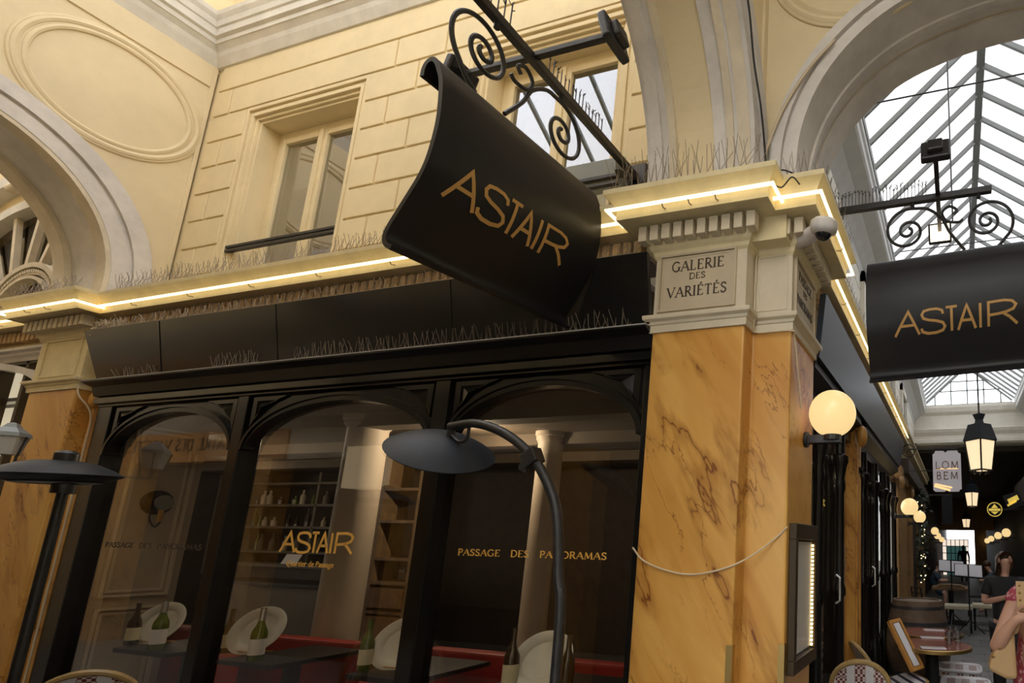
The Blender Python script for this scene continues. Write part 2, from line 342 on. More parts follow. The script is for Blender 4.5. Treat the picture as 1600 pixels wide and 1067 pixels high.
# ------------------------------------------------------------------ stroke lettering
K, T_ = 1.0, .45
def _o(cx=.45, cy=.5, rx=.42, ry=.5, a0=0, a1=360, n=20): return arc(cx, cy, rx, ry, a0, a1, n)
GL = {
 'A': (.82, [([(.02, 0), (.41, 1)], T_), ([(.41, 1), (.78, 0)], K), ([(.17, .36), (.62, .36)], T_)], [(.02, 0), (.78, 0)]),
 'B': (.66, [([(.14, 0), (.14, 1)], K), ([(.14, 1), (.4, 1), (.54, .88), (.54, .66), (.4, .53), (.14, .53)], .7), ([(.14, .53), (.44, .53), (.6, .4), (.6, .15), (.44, 0), (.14, 0)], .7)], []),
 'D': (.84, [([(.14, 0), (.14, 1)], K), ([(.04, 1), (.4, 1), (.66, .88), (.77, .66), (.77, .34), (.66, .12), (.4, 0), (.04, 0)], .75)], []),
 'E': (.68, [([(.14, 0), (.14, 1)], K), ([(.03, 1), (.58, 1), (.6, .84)], T_), ([(.14, .52), (.5, .52)], T_), ([(.03, 0), (.6, 0), (.63, .17)], T_)], []),
 'G': (.86, [(_o(.45, .5, .41, .5, 42, 318, 20), .8), ([(.74, .05), (.74, .42)], K)], [(.74, .42)]),
 'H': (.88, [([(.14, 0), (.14, 1)], K), ([(.72, 0), (.72, 1)], K), ([(.14, .52), (.72, .52)], T_)], [(.14, 0), (.14, 1), (.72, 0), (.72, 1)]),
 'I': (.32, [([(.16, 0), (.16, 1)], K)], [(.16, 0), (.16, 1)]),
 'L': (.64, [([(.14, 0), (.14, 1)], K), ([(.03, 0), (.56, 0), (.6, .18)], T_)], [(.14, 1)]),
 'M': (1.0, [([(.1, 0), (.16, 1)], T_), ([(.16, 1), (.5, .1)], K), ([(.5, .1), (.84, 1)], T_), ([(.84, 1), (.9, 0)], K)], [(.1, 0), (.9, 0)]),
 'N': (.88, [([(.13, 0), (.13, 1)], T_), ([(.13, 1), (.75, 0)], K), ([(.75, 0), (.75, 1)], T_)], [(.13, 0), (.75, 1)]),
 'O': (.9, [(_o(), .8)], []),
 'P': (.64, [([(.14, 0), (.14, 1)], K), ([(.03, 1), (.42, 1), (.57, .88), (.57, .6), (.42, .47), (.14, .47)], .75)], [(.14, 0)]),
 'R': (.74, [([(.14, 0), (.14, 1)], K), ([(.03, 1), (.4, 1), (.55, .88), (.55, .62), (.4, .5), (.14, .5)], .75), ([(.34, .5), (.7, 0)], K)], [(.14, 0), (.72, 0)]),
 'S': (.6, [([(.52, .8), (.48, .93), (.33, 1), (.17, .96), (.08, .83), (.1, .68), (.22, .57), (.38, .48), (.5, .37), (.53, .22), (.45, .07), (.28, 0), (.12, .05), (.06, .22)], .85)], []),
 'T': (.72, [([(.36, 0), (.36, 1)], K), ([(.04, .83), (.06, 1), (.66, 1), (.68, .83)], T_)], [(.36, 0)]),
 'U': (.84, [([(.14, 1), (.14, .3), (.24, .06), (.44, 0), (.62, .06), (.72, .3), (.72, 1)], .8)], [(.14, 1), (.72, 1)]),
 'V': (.8, [([(.02, 1), (.4, 0)], K), ([(.4, 0), (.76, 1)], T_)], [(.02, 1), (.76, 1)]),
}
GL['É'] = (.68, GL['E'][1]+[([(.28, 1.12), (.46, 1.3)], .7)], [])
def ribbon(mm, poly, w, fn, d0, d1):
    n = len(poly); P = [Vector(p) for p in poly]; A = []; B = []
    cl = (P[0]-P[-1]).length < 1e-6
    for i in range(n):
        if cl and i in (0, n-1): a, b = P[-2], P[1]
        else: a = P[max(0, i-1)]; b = P[min(n-1, i+1)]
        t0 = (P[i]-P[i-1]).normalized() if (i > 0) else ((P[0]-P[-2]).normalized() if cl else None)
        t1 = (P[i+1]-P[i]).normalized() if (i < n-1) else ((P[1]-P[0]).normalized() if cl else None)
        if t0 is None: t0 = t1
        if t1 is None: t1 = t0
        n0 = Vector((-t0.y, t0.x)); n1 = Vector((-t1.y, t1.x)); m = n0+n1
        m = m/max(.35, m.dot(n0)) if m.length > 1e-6 else n0
        if m.length > 2.2: m = m.normalized()*2.2
        A.append(P[i]+m*w/2); B.append(P[i]-m*w/2)
    mm.strip(A, B, fn, d0, d1)
def letters(mm, text, H, stroke, fn, x0=0, y0=0, depth=.003, serif=True, space=.12, wx=1.0, center=False, word=.5):
    W_ = sum(GL[c][0]*wx+space if c != ' ' else word for c in text)-space
    x = x0-(W_*H/2 if center else 0)
    for c in text:
        if c == ' ': x += word*H; continue
        w, st, se = GL[c]
        for pl, k in st:
            kk = k if serif else 1
            pts = [Vector((x+p[0]*wx*H, y0+p[1]*H)) for p in pl]
            fine = []
            for a, b in zip(pts, pts[1:]):
                for q in range(3): fine.append(a.lerp(b, q/3))
            fine.append(pts[-1]); ribbon(mm, fine, stroke*kk, fn, 0, depth)
        if serif:
            for sx, sy in se: ribbon(mm, [(x+(sx*wx-.13)*H, y0+sy*H), (x+(sx*wx+.13)*H, y0+sy*H)], stroke*.42, fn, 0, depth)
        x += (w*wx+space)*H
    return W_*H
AST = [  # the thin wide-set name: (polylines) in units of total width 1, height 1
 [[(0, 0), (.118, 1), (.208, 0)], [(.05, .40), (.166, .40)]],
 [[(.408, .74), (.40, .9), (.36, .99), (.30, 1), (.25, .95), (.232, .8), (.245, .63), (.29, .54), (.35, .48), (.405, .38), (.422, .22), (.405, .07), (.35, 0), (.28, 0), (.235, .08), (.226, .22)]],
 [[(.432, 1), (.524, 1)], [(.478, 1), (.478, 0)]],
 [[(.53, 0), (.602, 1), (.672, 0)], [(.558, .36), (.648, .36)]],
 [[(.71, 1), (.71, 0)]],
 [[(.775, 0), (.775, .98), (.90, 1), (.96, .94), (.99, .78), (.97, .6), (.91, .5), (.85, .46), (.775, .44)], [(.89, .47), (.94, .3), (1.0, 0)]],
]
def astair(mm, W_, H, stroke, fn, x0, y0, depth=.003):
    for ch in AST:
        for pl in ch:
            pts = [Vector((x0+p[0]*W_, y0+p[1]*H)) for p in pl]; fine = []
            for a, b in zip(pts, pts[1:]):
                for q in range(4): fine.append(a.lerp(b, q/4))
            fine.append(pts[-1]); ribbon(mm, fine, stroke, fn, 0, depth)
# ================================================================== THE SETTING
# floor
m = M()
random.seed(3)
m.box(-14, 4, -9, 60, -.12, -.012)
for j in range(-12, 60):          # slabs with open joints
    for i in range(-2, 3):
        x0 = i*.62+(.31 if j % 2 else 0); m.box(x0+.006-.9, x0+.61-.9+.4*0, j*.62+.006, j*.62+.614, -.02, 0)
fl = S(m, 'floor', 'floor_stone')
m = M(); m.box(-14, -2.0, -9, 9.5, -.02, -.001); S(m, 'floor', 'floor_stone')

# galerie upper wall of channelled blocks, two window openings
ZR = [3.46, 3.515, 3.785, 4.055, 4.325, 4.595, 4.866, 5.13, 5.40, 5.674]
G = .010
m = M(); WY = 2.83
W1 = (-6.10, -4.61); W2 = (-3.54, -2.05)
for (a, b) in ((-6.9, W1[0]), (W1[1], W2[0]), (W2[1], -1.0)): m.box(a, b, WY+.014, 3.10, 3.40, 5.40)
m.box(-6.9, -1.0, WY+.014, 3.10, 5.40, 6.05)
def blocks(mm, x0, x1, joints, z0, z1):
    xs = [x0]+[j for j in joints if x0 < j < x1]+[x1]
    for a, b in zip(xs, xs[1:]):
        aa = a+(G if a != x0 else 0); bb = b-(G if b != x1 else 0)
        mm.box(aa, bb, WY, WY+.02, z0+G, z1-G)
for r in range(9):
    z0, z1 = ZR[r], ZR[r+1]; odd = r % 2 == 0
    jl = [-6.36] if odd else []
    jm = [-4.35, -3.80] if odd else [-4.075]
    jr = [-1.80] if odd else []
    if r == 8: blocks(m, -6.57, -1.0, [-6.36, -4.34, -3.81, -1.80], z0, z1)
    else:
        if r == 7: jm = [-4.07]
        blocks(m, -6.57, W1[0], jl, z0, z1); blocks(m, W1[1], W2[0], jm, z0, z1); blocks(m, W2[1], -1.0, jr, z0, z1)
m.box(-6.57, -1.0, WY, WY+.02, 5.674+G, 6.0)
S(m, 'wall_back', 'plaster_yellow', bevel=.004)
# the windows of the upper floor: stepped surround, frame, panes
def upper_window(name, x0, x1, blind):
    z0, z1 = 3.46, 5.40; e = .0
    fr = M()
    def ring(o0, o1, ya, yb):   # three-sided architrave
        fr.box(x0+o0, x0+o1, ya, yb, z0, z1-o0); fr.box(x1-o1, x1-o0, ya, yb, z0, z1-o0); fr.box(x0+o1, x1-o1, ya, yb, z1-o1, z1-o0)
    ring(0, .035, WY+.004, 3.1); ring(.035, .06, WY+.022, 3.1); ring(.06, .095, WY+.012, 3.1); ring(.095, .125, WY+.035, 3.1)
    ring(.125, .15, WY+.055, 3.08)
    w = S(fr, name, 'plaster_yellow', bevel=.004)
    yb = 3.03; cx = (x0+x1)/2; s = M()
    a, b, zt = x0+.15, x1-.15, z1-.15
    s.box(a, a+.075, yb, yb+.07, z0, zt); s.box(b-.075, b, yb, yb+.07, z0, zt); s.box(a+.075, b-.075, yb, yb+.07, zt-.075, zt)
    for q in (-1, 1):
        u0, u1 = sorted((cx+q*.012, cx+q*(cx-a-.075)))
        s.box(u0, u0+.05, yb-.015, yb+.045, z0, zt-.075); s.box(u1-.05, u1, yb-.015, yb+.045, z0, zt-.075)
        s.box(u0+.05, u1-.05, yb-.015, yb+.045, zt-.13, zt-.075); s.box(u0+.05, u1-.05, yb-.015, yb+.045, z0+.02, z0+.16)
    s.box(cx-.02, cx+.02, yb-.03, yb, z0, zt-.075)
    S(s, 'window_frame', 'plaster_yellow', w, bevel=.004)
    for q in (-1, 1):
        u0, u1 = sorted((cx+q*.062, cx+q*(cx-a-.125)))
        p = M(); p.box(u0, u1, yb+.01, yb+.016, z0+.16, zt-.13); S(p, 'pane', 'window_glass', w)
    c = M(); c.box(x0, x1, 3.9, 3.95, z0-.1, z1+.1); c.box(x0, x1, 3.1, 3.9, z1, z1+.05); c.box(x0-.05, x0, 3.1, 3.9, z0-.1, z1); c.box(x1, x1+.05, 3.1, 3.9, z0-.1, z1)
    S(c, 'room_back', 'room_grey', w)
    if blind:
        c = M(); c.box(a+.13, cx-.09, 3.13, 3.14, 4.72, zt-.1); S(c, 'roller_blind', 'curtain_white', w)
    else:
        c = M()
        for q, (u0, u1) in enumerate(((a+.08, cx-.06), (cx+.06, b-.08))):
            n = 26; A = []; B = []
            for k in range(n+1):
                x = u0+(u1-u0)*k/n; y = 3.2+.025*math.sin(k*1.9); A.append((x, y)); B.append((x, y+.012))
            c.strip(A, B, lambda p, r, d: (p, r, d), z0+.05, zt-.1)
        S(c, 'net_curtain', 'curtain_white', w)
    return w
upper_window('window_1', *W1, True)
upper_window('window_2', *W2, False)
# window bars across the sills
t = thing('window_rail', 'dark grey double rail across the foot of the left upper window', 'railing', (-5.35, 2.84, 3.95))
for z in (4.02, 3.985):
    m = M(); m.box(-6.0, -4.70, 2.845, 2.875, z-.012, z+.012); m.build('rail', 'black_iron', t, bevel=.003)
t = thing('window_planter', 'grey zinc trough on the sill of the right upper window behind the hanging sign', 'planter', (-2.4, 2.75, 3.88))
m = M(); m.prism([(2.70, 3.86), (2.82, 3.86), (2.84, 4.0), (2.68, 4.0)], lambda a, b, d: (d, a, b), -3.1, -2.02); m.build('trough', 'zinc_grey', t, bevel=.004)
m = M(); m.box(-3.3, -1.98, 2.66, 2.69, 3.85, 3.87); m.box(-3.3, -1.98, 2.66, 2.69, 3.80, 3.815); m.build('rail', 'black_iron', t)

# entablature of the ground floor: one continuous moulding that breaks round both pillars
CP = [(-12, 2.62), (-7.35, 2.62), (-7.35, 2.5), (-6.69, 2.5), (-6.69, 2.62), (-1.555, 2.62), (-1.555, 2.5), (-1.02, 2.5), (-1.02, 2.62), (-.805, 2.62), (-.805, 3.11), (-.925, 3.11), (-.925, 15.9)]
CPROF = [(-.06, 3.13), (.0, 3.13), (.012, 3.145), (.018, 3.165), (.03, 3.18), (.034, 3.197), (.034, 3.292), (.05, 3.300), (.150, 3.303), (.150, 3.296), (.166, 3.296), (.166, 3.362), (.176, 3.366), (.180, 3.384), (.196, 3.405), (.214, 3.418), (.222, 3.422), (.222, 3.450), (-.06, 3.462)]
m = M(); m.mould(CP, CPROF); S(m, 'trim_cornice', 'cornice_paint')
m = M(); m.box(-6.75, -1.0, 2.66, 2.85, 3.38, 3.458); m.box(-12, -6.6, 2.6, 3.0, 3.38, 3.455); m.box(-1.2, -.92, 3.0, 16, 3.38, 3.455); m.box(-1.56, -.81, 2.51, 3.1, 3.17, 3.458); m.box(-7.34, -6.70, 2.51, 2.9, 3.17, 3.458)
S(m, 'trim_ledge', 'cornice_paint')
# dentils, run by run
def dentils(mm, p, q, inset0=.02, inset1=.02, w=.048, gap=.022, z0=3.200, z1=3.288, o1=.092):
    p, q = Vector(p), Vector(q); d = (q-p); L = d.length; d.normalize(); n = Vector((d.y, -d.x)); k = int((L-inset0-inset1+gap)/(w+gap)); s = (L-inset0-inset1+gap-k*(w+gap))/2+inset0
    for i in range(k):
        a = p+d*(s+i*(w+gap)); b = a+d*w
        mm.add([(c.x+n.x*o, c.y+n.y*o, z) for c in (a, b) for o in (.03, o1) for z in (z0, z1)], [(0, 1, 3, 2), (4, 6, 7, 5), (0, 4, 5, 1), (2, 3, 7, 6), (0, 2, 6, 4), (1, 5, 7, 3)])
m = M()
for a, b, i0, i1 in (((-7.35, 2.5), (-6.69, 2.5), -.09, -.09), ((-1.555, 2.5), (-1.02, 2.5), -.085, -.085), ((-1.02, 2.62), (-.805, 2.62), .1, -.085), ((-.805, 2.62), (-.805, 3.11), -.03, -.085)): dentils(m, a, b, i0, i1)
S(m, 'trim_dentils', 'capital_paint', bevel=.003)
m = M(); dentils(m, (-6.69, 2.62), (-1.555, 2.62), .1, .1); dentils(m, (-.925, 3.11), (-.925, 9.2), .1, .1, gap=.03); dentils(m, (-10, 2.62), (-7.35, 2.62), .1, .1)
S(m, 'trim_dentils', 'dentil_rust', bevel=.003)

# upper cornice of the galerie and the attic above it
UP_ = [(-6.65, -1.5), (-6.65, 2.83), (-1.0, 2.83)]
m = M(); m.mould(UP_, [(-.02, 5.93), (.015, 5.94), (.03, 5.975), (.05, 6.02), (.06, 6.06), (.09, 6.10), (.10, 6.105), (.10, 6.15), (.125, 6.165), (.125, 6.235), (.138, 6.245), (.145, 6.30), (.165, 6.34), (.17, 6.38), (-.1, 6.41)]); S(m, 'trim_upper_cornice', 'stone_pale')
m = M(); m.box(-6.9, -1.0, 2.83, 3.1, 6.05, 7.2); m.box(-7.0, -6.65, -1.5, 2.95, 5.9, 7.2)
for x in (-5.6, -4.4, -3.2, -2.0): m.box(x, x+.5, 2.79, 2.84, 6.4, 7.2)
for y in (1.9, .9, 0): m.box(-6.66, -6.61, y, y+.5, 6.4, 7.2)
S(m, 'wall_attic', 'plaster_yellow', bevel=.004)

# arches -------------------------------------------------------------
def arch_outline(kind):
    if kind == 'left':     # in (y, z): from the foot at the facade over to the other side
        return lambda r: [(1.43+r, 3.42)]+[(1.43+r*math.cos(math.radians(a)), 3.60+r*math.sin(math.radians(a))) for a in range(0, 181, 5)]+[(1.43-r, 3.42)]
    if kind == 'mid':
        return lambda r: [(1.23+r, 3.42)]+[(1.23+r*math.cos(math.radians(a)), 3.50+r*math.sin(math.radians(a))) for a in range(0, 181, 5)]+[(1.23-r, 3.42)]
    def f(r):              # passage arch, three-centred, in (x, z)
        e = r-.964; R = 1.805+e
        L = [(.18+r*math.cos(math.radians(a)), 3.654+r*math.sin(math.radians(a))) for a in range(180, 107, -4)]
        C_ = [(.44+R*math.cos(math.radians(a)), 2.854+R*math.sin(math.radians(a))) for a in range(104, 90, -4)]
        h = [(L[0][0], 3.42)]+L+C_; return h+[(.88-p[0], p[1]) for p in reversed(h)]
    return f
def around(n, pts):   # n points evenly along a polyline
    P = [Vector(p) for p in pts]; seg = [(b-a).length for a, b in zip(P, P[1:])]; T = sum(seg); out = []
    for i in range(n):
        s = T*i/(n-1); k = 0
        while k < len(seg)-1 and s > seg[k]: s -= seg[k]; k += 1
        out.append(P[k].lerp(P[k+1], min(1, s/seg[k])))
    return out
def archwall(name, fn_out, r_in, rect, fn, d0, d1, mt):
    A = fn_out(r_in); m = M(); m.strip(A, around(len(A), rect), fn, d0, d1); return S(m, name, mt)
def rings(name, fn_out, spec, fn, mt):
    m = M()
    for ra, rb, d0, d1 in spec: m.strip(fn_out(ra), fn_out(rb), fn, d0, d1)
    return S(m, name, mt, smooth=True)
fyz = lambda a, b, d: (d, a, b)
fxz = lambda a, b, d: (a, d, b)
LA = arch_outline('left')
archwall('wall_left', LA, 1.07, [(2.83, 3.42), (2.83, 5.96), (-1.2, 5.96), (-1.2, 3.42)], fyz, -7.30, -6.65, 'plaster_panel')
rings('trim_arch_left', LA, [(1.06, 1.16, -7.31, -6.615), (1.16, 1.185, -7.0, -6.63), (1.185, 1.285, -7.0, -6.60), (1.285, 1.305, -7.0, -6.622)], fyz, 'stone_grey')
rings('trim_arch_left_soffit', LA, [(1.02, 1.07, -7.32, -7.16), (1.03, 1.07, -6.75, -6.62)], fyz, 'stone_cream')
MA = arch_outline('mid')
archwall('wall_arch', MA, 1.21, [(2.83, 3.42), (2.83, 6.2), (-1.2, 6.2), (-1.2, 3.42)], fyz, -1.55, -1.005, 'plaster_panel')
rings('trim_arch_mid', MA, [(1.20, 1.275, -1.2, -.965), (1.275, 1.30, -1.2, -.985), (1.30, 1.40, -1.2, -.955), (1.40, 1.425, -1.2, -.985)], fyz, 'stone_grey')
rings('trim_arch_mid_back', MA, [(1.19, 1.30, -1.60, -1.45), (1.30, 1.33, -1.585, -1.45), (1.17, 1.22, -1.57, -1.50)], fyz, 'stone_grey')
rings('trim_arch_mid_soffit', MA, [(1.185, 1.22, -1.46, -1.42), (1.185, 1.22, -1.12, -1.08), (1.195, 1.22, -1.06, -.99)], fyz, 'stone_cream')
PA = arch_outline('pass')
archwall('wall_arch', PA, .974, [(-1.005, 3.42), (-1.005, 6.2), (1.9, 6.2), (1.9, 3.42)], fxz, 2.62, 3.10, 'plaster_panel')
rings('trim_arch_passage', PA, [(.964, 1.035, 2.58, 2.9), (1.035, 1.055, 2.60, 2.9), (1.055, 1.115, 2.57, 2.9), (1.115, 1.135, 2.595, 2.9)], fxz, 'stone_grey')
rings('trim_arch_passage_soffit', PA, [(.955, .99, 2.92, 3.11), (.948, .99, 2.80, 2.835)], fxz, 'stone_grey')
# oval mouldings on the spandrels
def oval(name, fn, c, ra, rb, d):
    m = M()
    for k, (q, r) in enumerate(((1.0, .016), (.955, .026), (.90, .014), (.86, .022))):
        m.tube([fn(c[0]+ra*q*math.cos(a*math.pi/36), c[1]+rb*q*math.sin(a*math.pi/36), d) for a in range(72)], r, 8, closed=True)
    return S(m, name, 'plaster_panel', smooth=True)
oval('trim_oval_1', fyz, (2.27, 5.19), .545, .50, -6.65)
oval('trim_oval_2', fxz, (-.43, 5.03), .545, .53, 2.62)
oval('trim_oval_3', fyz, (2.05, 5.05), .50, .52, -1.005)
# flat frame lines of the left spandrel and corner strips
m = M(); m.box(-6.655, -6.635, -1.2, 2.80, 5.72, 5.95); m.box(-6.655, -6.635, 2.80, 2.83, 3.46, 5.95); S(m, 'trim_spandrel', 'plaster_panel', bevel=.004)
m = M(); m.box(-1.01, -.99, 2.56, 2.62, 3.46, 6.2); S(m, 'trim_corner', 'plaster_panel', bevel=.003)

# unseen ceiling added to block skylight over the crossing, facing walls, passage behind the photographer
m = M(); m.box(-1.6, 2.2, -.5, 3.1, 6.15, 6.3); S(m, 'ceiling_blocker', 'plaster_panel')
m = M(); m.box(1.75, 2.1, -9, 3.1, 0, 6.2); S(m, 'wall_right_near', 'passage_wall')
m = M(); m.box(-1.13, -.8, -9, -.1, 3.4, 5.6); m.box(-1.0, -.8, -9, -.1, 0, 3.4); S(m, 'wall_left_near', 'passage_wall')
m = M(); m.box(-1, 2, -9.2, -9, 0, 6); S(m, 'wall_behind', 'passage_wall')

# galerie: the facing row of shops that the panes mirror
m = M(); m.box(-13, -1.6, -.45, -.33, 3.3, 6.4); S(m, 'wall_opposite', 'plaster_yellow')
t = thing('opposite_shopfront', 'cream and ochre shop row opposite, seen mirrored in the dark panes', 'shopfront', (-6, -.1, 0))
for x in (-12.6, -9.6, -6.9, -4.4): m = M(); m.box(x, x+.5, -.32, 0, 0, 2.62); m.build('pier', 'marble_ochre', t, bevel=.004)
m = M(); m.mould([(-1.7, -.1), (-12.9, -.1)], [(0, 3.05), (.05, 3.1), (.2, 3.3), (.22, 3.45), (-.2, 3.46)]); m.box(-12.9, -9.0, -.32, -.1, 3.06, 3.3); m.box(-12.9, -9.0, -.32, -.24, 2.62, 3.06); m.box(-9.0, -1.7, -.32, -.1, 2.62, 3.06); m.build('entablature', 'stone_pale', t)
m = M(); m.box(-12.9, -9.0, -.22, -.07, 2.62, 3.06); m.build('fascia', 'orange_fascia', t)
m = M(); letters(m, 'THÉATRE DES VARIÉTÉS', .17, .026, lambda a, b, d: (a, -.07+d, b), 0, 0, .006, center=True, word=.6)
# the lettering is read from the other side of the gallery: mirror it about its middle so that it faces +y
for i, v in enumerate(m.v): m.v[i] = (-11.2-v[0]*1.0, v[1], v[2]+2.80)
m.build('lettering', 'letter_brown', t)
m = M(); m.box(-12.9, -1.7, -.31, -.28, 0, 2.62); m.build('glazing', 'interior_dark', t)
m = M(); m.box(-7.75, -7.2, -.28, -.02, 2.2, 2.75); m.build('light_box', 'lantern_pane', t)

# passage walls
def block_wall(mm, x, y0, y1, z0, z1, sx, rows, ln):
    for r in range(rows):
        a, b = z0+(z1-z0)*r/rows, z0+(z1-z0)*(r+1)/rows; y = y0+(ln/2 if r % 2 else 0)
        if y > y0: mm.box(min(x, x+.02*sx), max(x, x+.02*sx), y0, y-.012, a+.01, b-.01)
        while y < y1:
            e = min(y1, y+ln); mm.box(min(x, x+.02*sx), max(x, x+.02*sx), y, e-.02, a+.01, b-.01); y += ln
m = M(); m.box(-1.4, -1.13, 3.05, 16.2, 3.4, 5.6); block_wall(m, -1.13, 3.1, 16, 3.46, 5.1, 1, 6, 1.1)
for y in (4.0, 6.6, 9.2, 11.8): 
    m.box(-1.14, -1.05, y, y+.12, 3.46, 5.1); m.box(-1.14, -1.05, y+1.1, y+1.22, 3.46, 5.1); m.box(-1.14, -1.05, y, y+1.22, 4.95, 5.1)
S(m, 'wall_passage_left', 'passage_wall')
for k, y in enumerate((4.12, 6.72, 9.32, 11.92)):
    m = M(); m.box(-1.11, -1.10, y, y+.98, 3.46, 4.95); w = S(m, 'window_%d' % (k+4), 'window_glass')
    f = M(); f.box(-1.112, -1.09, y+.46, y+.52, 3.46, 4.95); S(f, 'window_frame', 'passage_wall', w)
m = M(); m.box(2.02, 2.3, 3.1, 16.2, 3.2, 5.6); block_wall(m, 2.02, 3.1, 16, 3.25, 5.1, -1, 7, 1.0); S(m, 'wall_passage_right', 'passage_wall')
CPR = [(0, 5.02), (.03, 5.06), (.05, 5.14), (.12, 5.22), (.20, 5.30), (.34, 5.38), (.36, 5.40), (.36, 5.50), (.38, 5.52), (.38, 5.60), (-.1, 5.62)]
m = M(); m.mould([(-1.13, 3.1), (-1.13, 16.0)], CPR); S(m, 'trim_passage_cornice', 'passage_cornice')
m = M(); m.mould([(2.02, 16.0), (2.02, 3.1)], CPR); S(m, 'trim_passage_cornice', 'passage_cornice')
m = M(); m.box(-.83, -.74, 3.1, 16, 5.60, 5.70); m.box(1.64, 1.73, 3.1, 16, 5.60, 5.70); S(m, 'trim_gutter', 'bar_grey')
# cross beam closing the glazed roof, lower ceiling beyond
m = M(); m.box(-1.2, 2.1, 16.03, 16.5, 4.45, 5.55); m.mould([(-1.2, 16.0), (2.1, 16.0)], [(0, 4.46), (.06, 4.50), (.06, 4.60), (.02, 4.62), (.02, 4.70), (.09, 4.80), (.12, 4.88), (.04, 4.9), (.0, 4.92), (0, 5.3), (.08, 5.38), (.12, 5.5), (.12, 5.58), (-.1, 5.6)]); S(m, 'trim_cross_beam', 'passage_wall')
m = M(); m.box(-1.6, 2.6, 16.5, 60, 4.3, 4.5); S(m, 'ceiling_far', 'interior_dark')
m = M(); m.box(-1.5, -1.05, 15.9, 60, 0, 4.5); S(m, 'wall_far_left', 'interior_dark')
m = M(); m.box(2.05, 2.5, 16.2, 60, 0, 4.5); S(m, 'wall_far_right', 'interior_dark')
m = M(); m.box(-1.3, 2.4, 34, 34.2, 2.55, 4.5); m.box(.95, 1.6, 33.9, 34.2, 0, 2.6); m.box(-1.6, -1.0, 33.9, 34.2, 0, 2.6); S(m, 'wall_far_end', 'wood_panel')

# glazed gable roofs on iron bars
def gable_roof(nm, along, a0, a1, e0, ez, rc, rz, e1, step, bw, pane):
    f = (lambda c, l, z: (c, l, z)) if along == 'y' else (lambda c, l, z: (l, c, z))
    m = M(); m.bar(f(rc, a0, rz), f(rc, a1, rz), .085, .10)
    k = a0
    while k <= a1+1e-6:
        m.bar(f(e0, k, ez), f(rc, k, rz), bw, .05); m.bar(f(e1, k, ez), f(rc, k, rz), bw, .05); k += step
    S(m, 'trim_roof_bars', 'bar_grey')
    for j, e in enumerate((e0, e1)):
        p = M(); d = .03; n = Vector((rz-ez, e-rc)).normalized()*(1 if rz-ez > 0 else -1)
        q = [(e, ez+.035), (rc, rz+.035), (rc, rz+.041), (e, ez+.041)]
        p.prism(q, lambda a, b, l: f(a, l, b), a0, a1); S(p, 'window_%s_roof_%d' % (nm, j+1), pane)
gable_roof('passage', 'y', 3.12, 16.0, -.78, 5.68, .40, 6.75, 1.70, .39, .034, 'roof_glass_dimmed')
gable_roof('gallery', 'x', -14, -1.6, 2.95, 7.2, 1.25, 8.3, -.45, .55, .05, 'roof_glass_clear')
m = M(); m.box(-13.2, -13, -.5, 2.9, 0, 8.4); m.box(-14, -1.5, -.6, -.4, 6.3, 7.25); m.box(-14, -7, 2.83, 3.1, 6.4, 7.2); S(m, 'wall_attic_end_blocker', 'plaster_yellow')  # first box: unseen end wall added to stop open sky reflecting in
m = M()   # gable glazing at the far end
for x in (-.5, -.05, .4, .85, 1.3): m.box(x-.02, x+.02, 16.02, 16.07, 5.6, 6.72-abs(x-.4)*.85)
m.box(-.7, 1.5, 16.02, 16.06, 6.0, 6.03); m.box(-.8, 1.6, 16.02, 16.06, 5.57, 5.63); m.box(-.05, .85, 16.02, 16.06, 6.28, 6.31)
m.bar((-.78, 16.04, 5.66), (.4, 16.04, 6.72), .05); m.bar((1.6, 16.04, 5.66), (.4, 16.04, 6.72), .05)
S(m, 'window_gable', 'bar_grey')
m = M()   # tie rods and hanging rods under the roof
for y in (4.6, 7.4, 10.6): m.tube([(-.8, y, 5.75), (1.7, y, 5.75)], .008, 5)
m.tube([(.05, 4.9, 6.4), (.05, 4.9, 4.6)], .008, 5)
S(m, 'trim_tie_rods', 'black_iron')
# ================================================================== PILLARS
def pillar(loc, label, plan, left=False):
    t = thing('marble_pillar', label, 'pillar', loc)
    m = M(); m.prism(plan, lambda a, b, d: (a, b, d), 0, 2.71); m.build('shaft', 'marble_ochre', t, bevel=.012)
    return t
RP = [(-1.555, 2.5), (-1.02, 2.5), (-1.02, 2.62), (-.805, 2.62), (-.805, 3.11), (-1.555, 3.11)]
rp_ = pillar((-1.2, 2.8, 0), 'corner pillar painted as ochre veined marble, under the cream capital with carved street names', RP)
LP = [(-7.35, 2.5), (-6.69, 2.5), (-6.69, 2.615), (-6.53, 2.615), (-6.53, 2.9), (-7.35, 2.9)]
lp_ = pillar((-7.0, 2.7, 0), 'ochre marbled pillar at the far left end of the shopfront under a blank cream capital', LP)
BASEM = [(-.05, 2.700), (.012, 2.700), (.014, 2.738), (.020, 2.742), (.024, 2.756), (.040, 2.768), (.042, 2.778), (.042, 2.790), (.0, 2.798), (0, 3.16), (-.05, 3.16)]
m = M(); m.mould([(-1.555, 3.1), (-1.555, 2.5), (-1.02, 2.5), (-1.02, 2.62), (-.805, 2.62), (-.805, 3.11), (-.95, 3.11)], BASEM); m.prism([(-1.52, 2.54), (-1.05, 2.54), (-1.05, 2.66), (-.84, 2.66), (-.84, 3.07), (-1.52, 3.07)], lambda a, b, d: (a, b, d), 2.69, 3.17)
m.build('capital', 'capital_paint', rp_)
m = M(); m.mould([(-7.35, 2.9), (-7.35, 2.5), (-6.69, 2.5), (-6.69, 2.615), (-6.53, 2.615)], BASEM); m.box(-7.31, -6.73, 2.54, 2.9, 2.69, 3.17); m.box(-6.75, -6.53, 2.64, 2.9, 2.69, 3.17)
m.build('capital', 'cornice_paint', lp_)
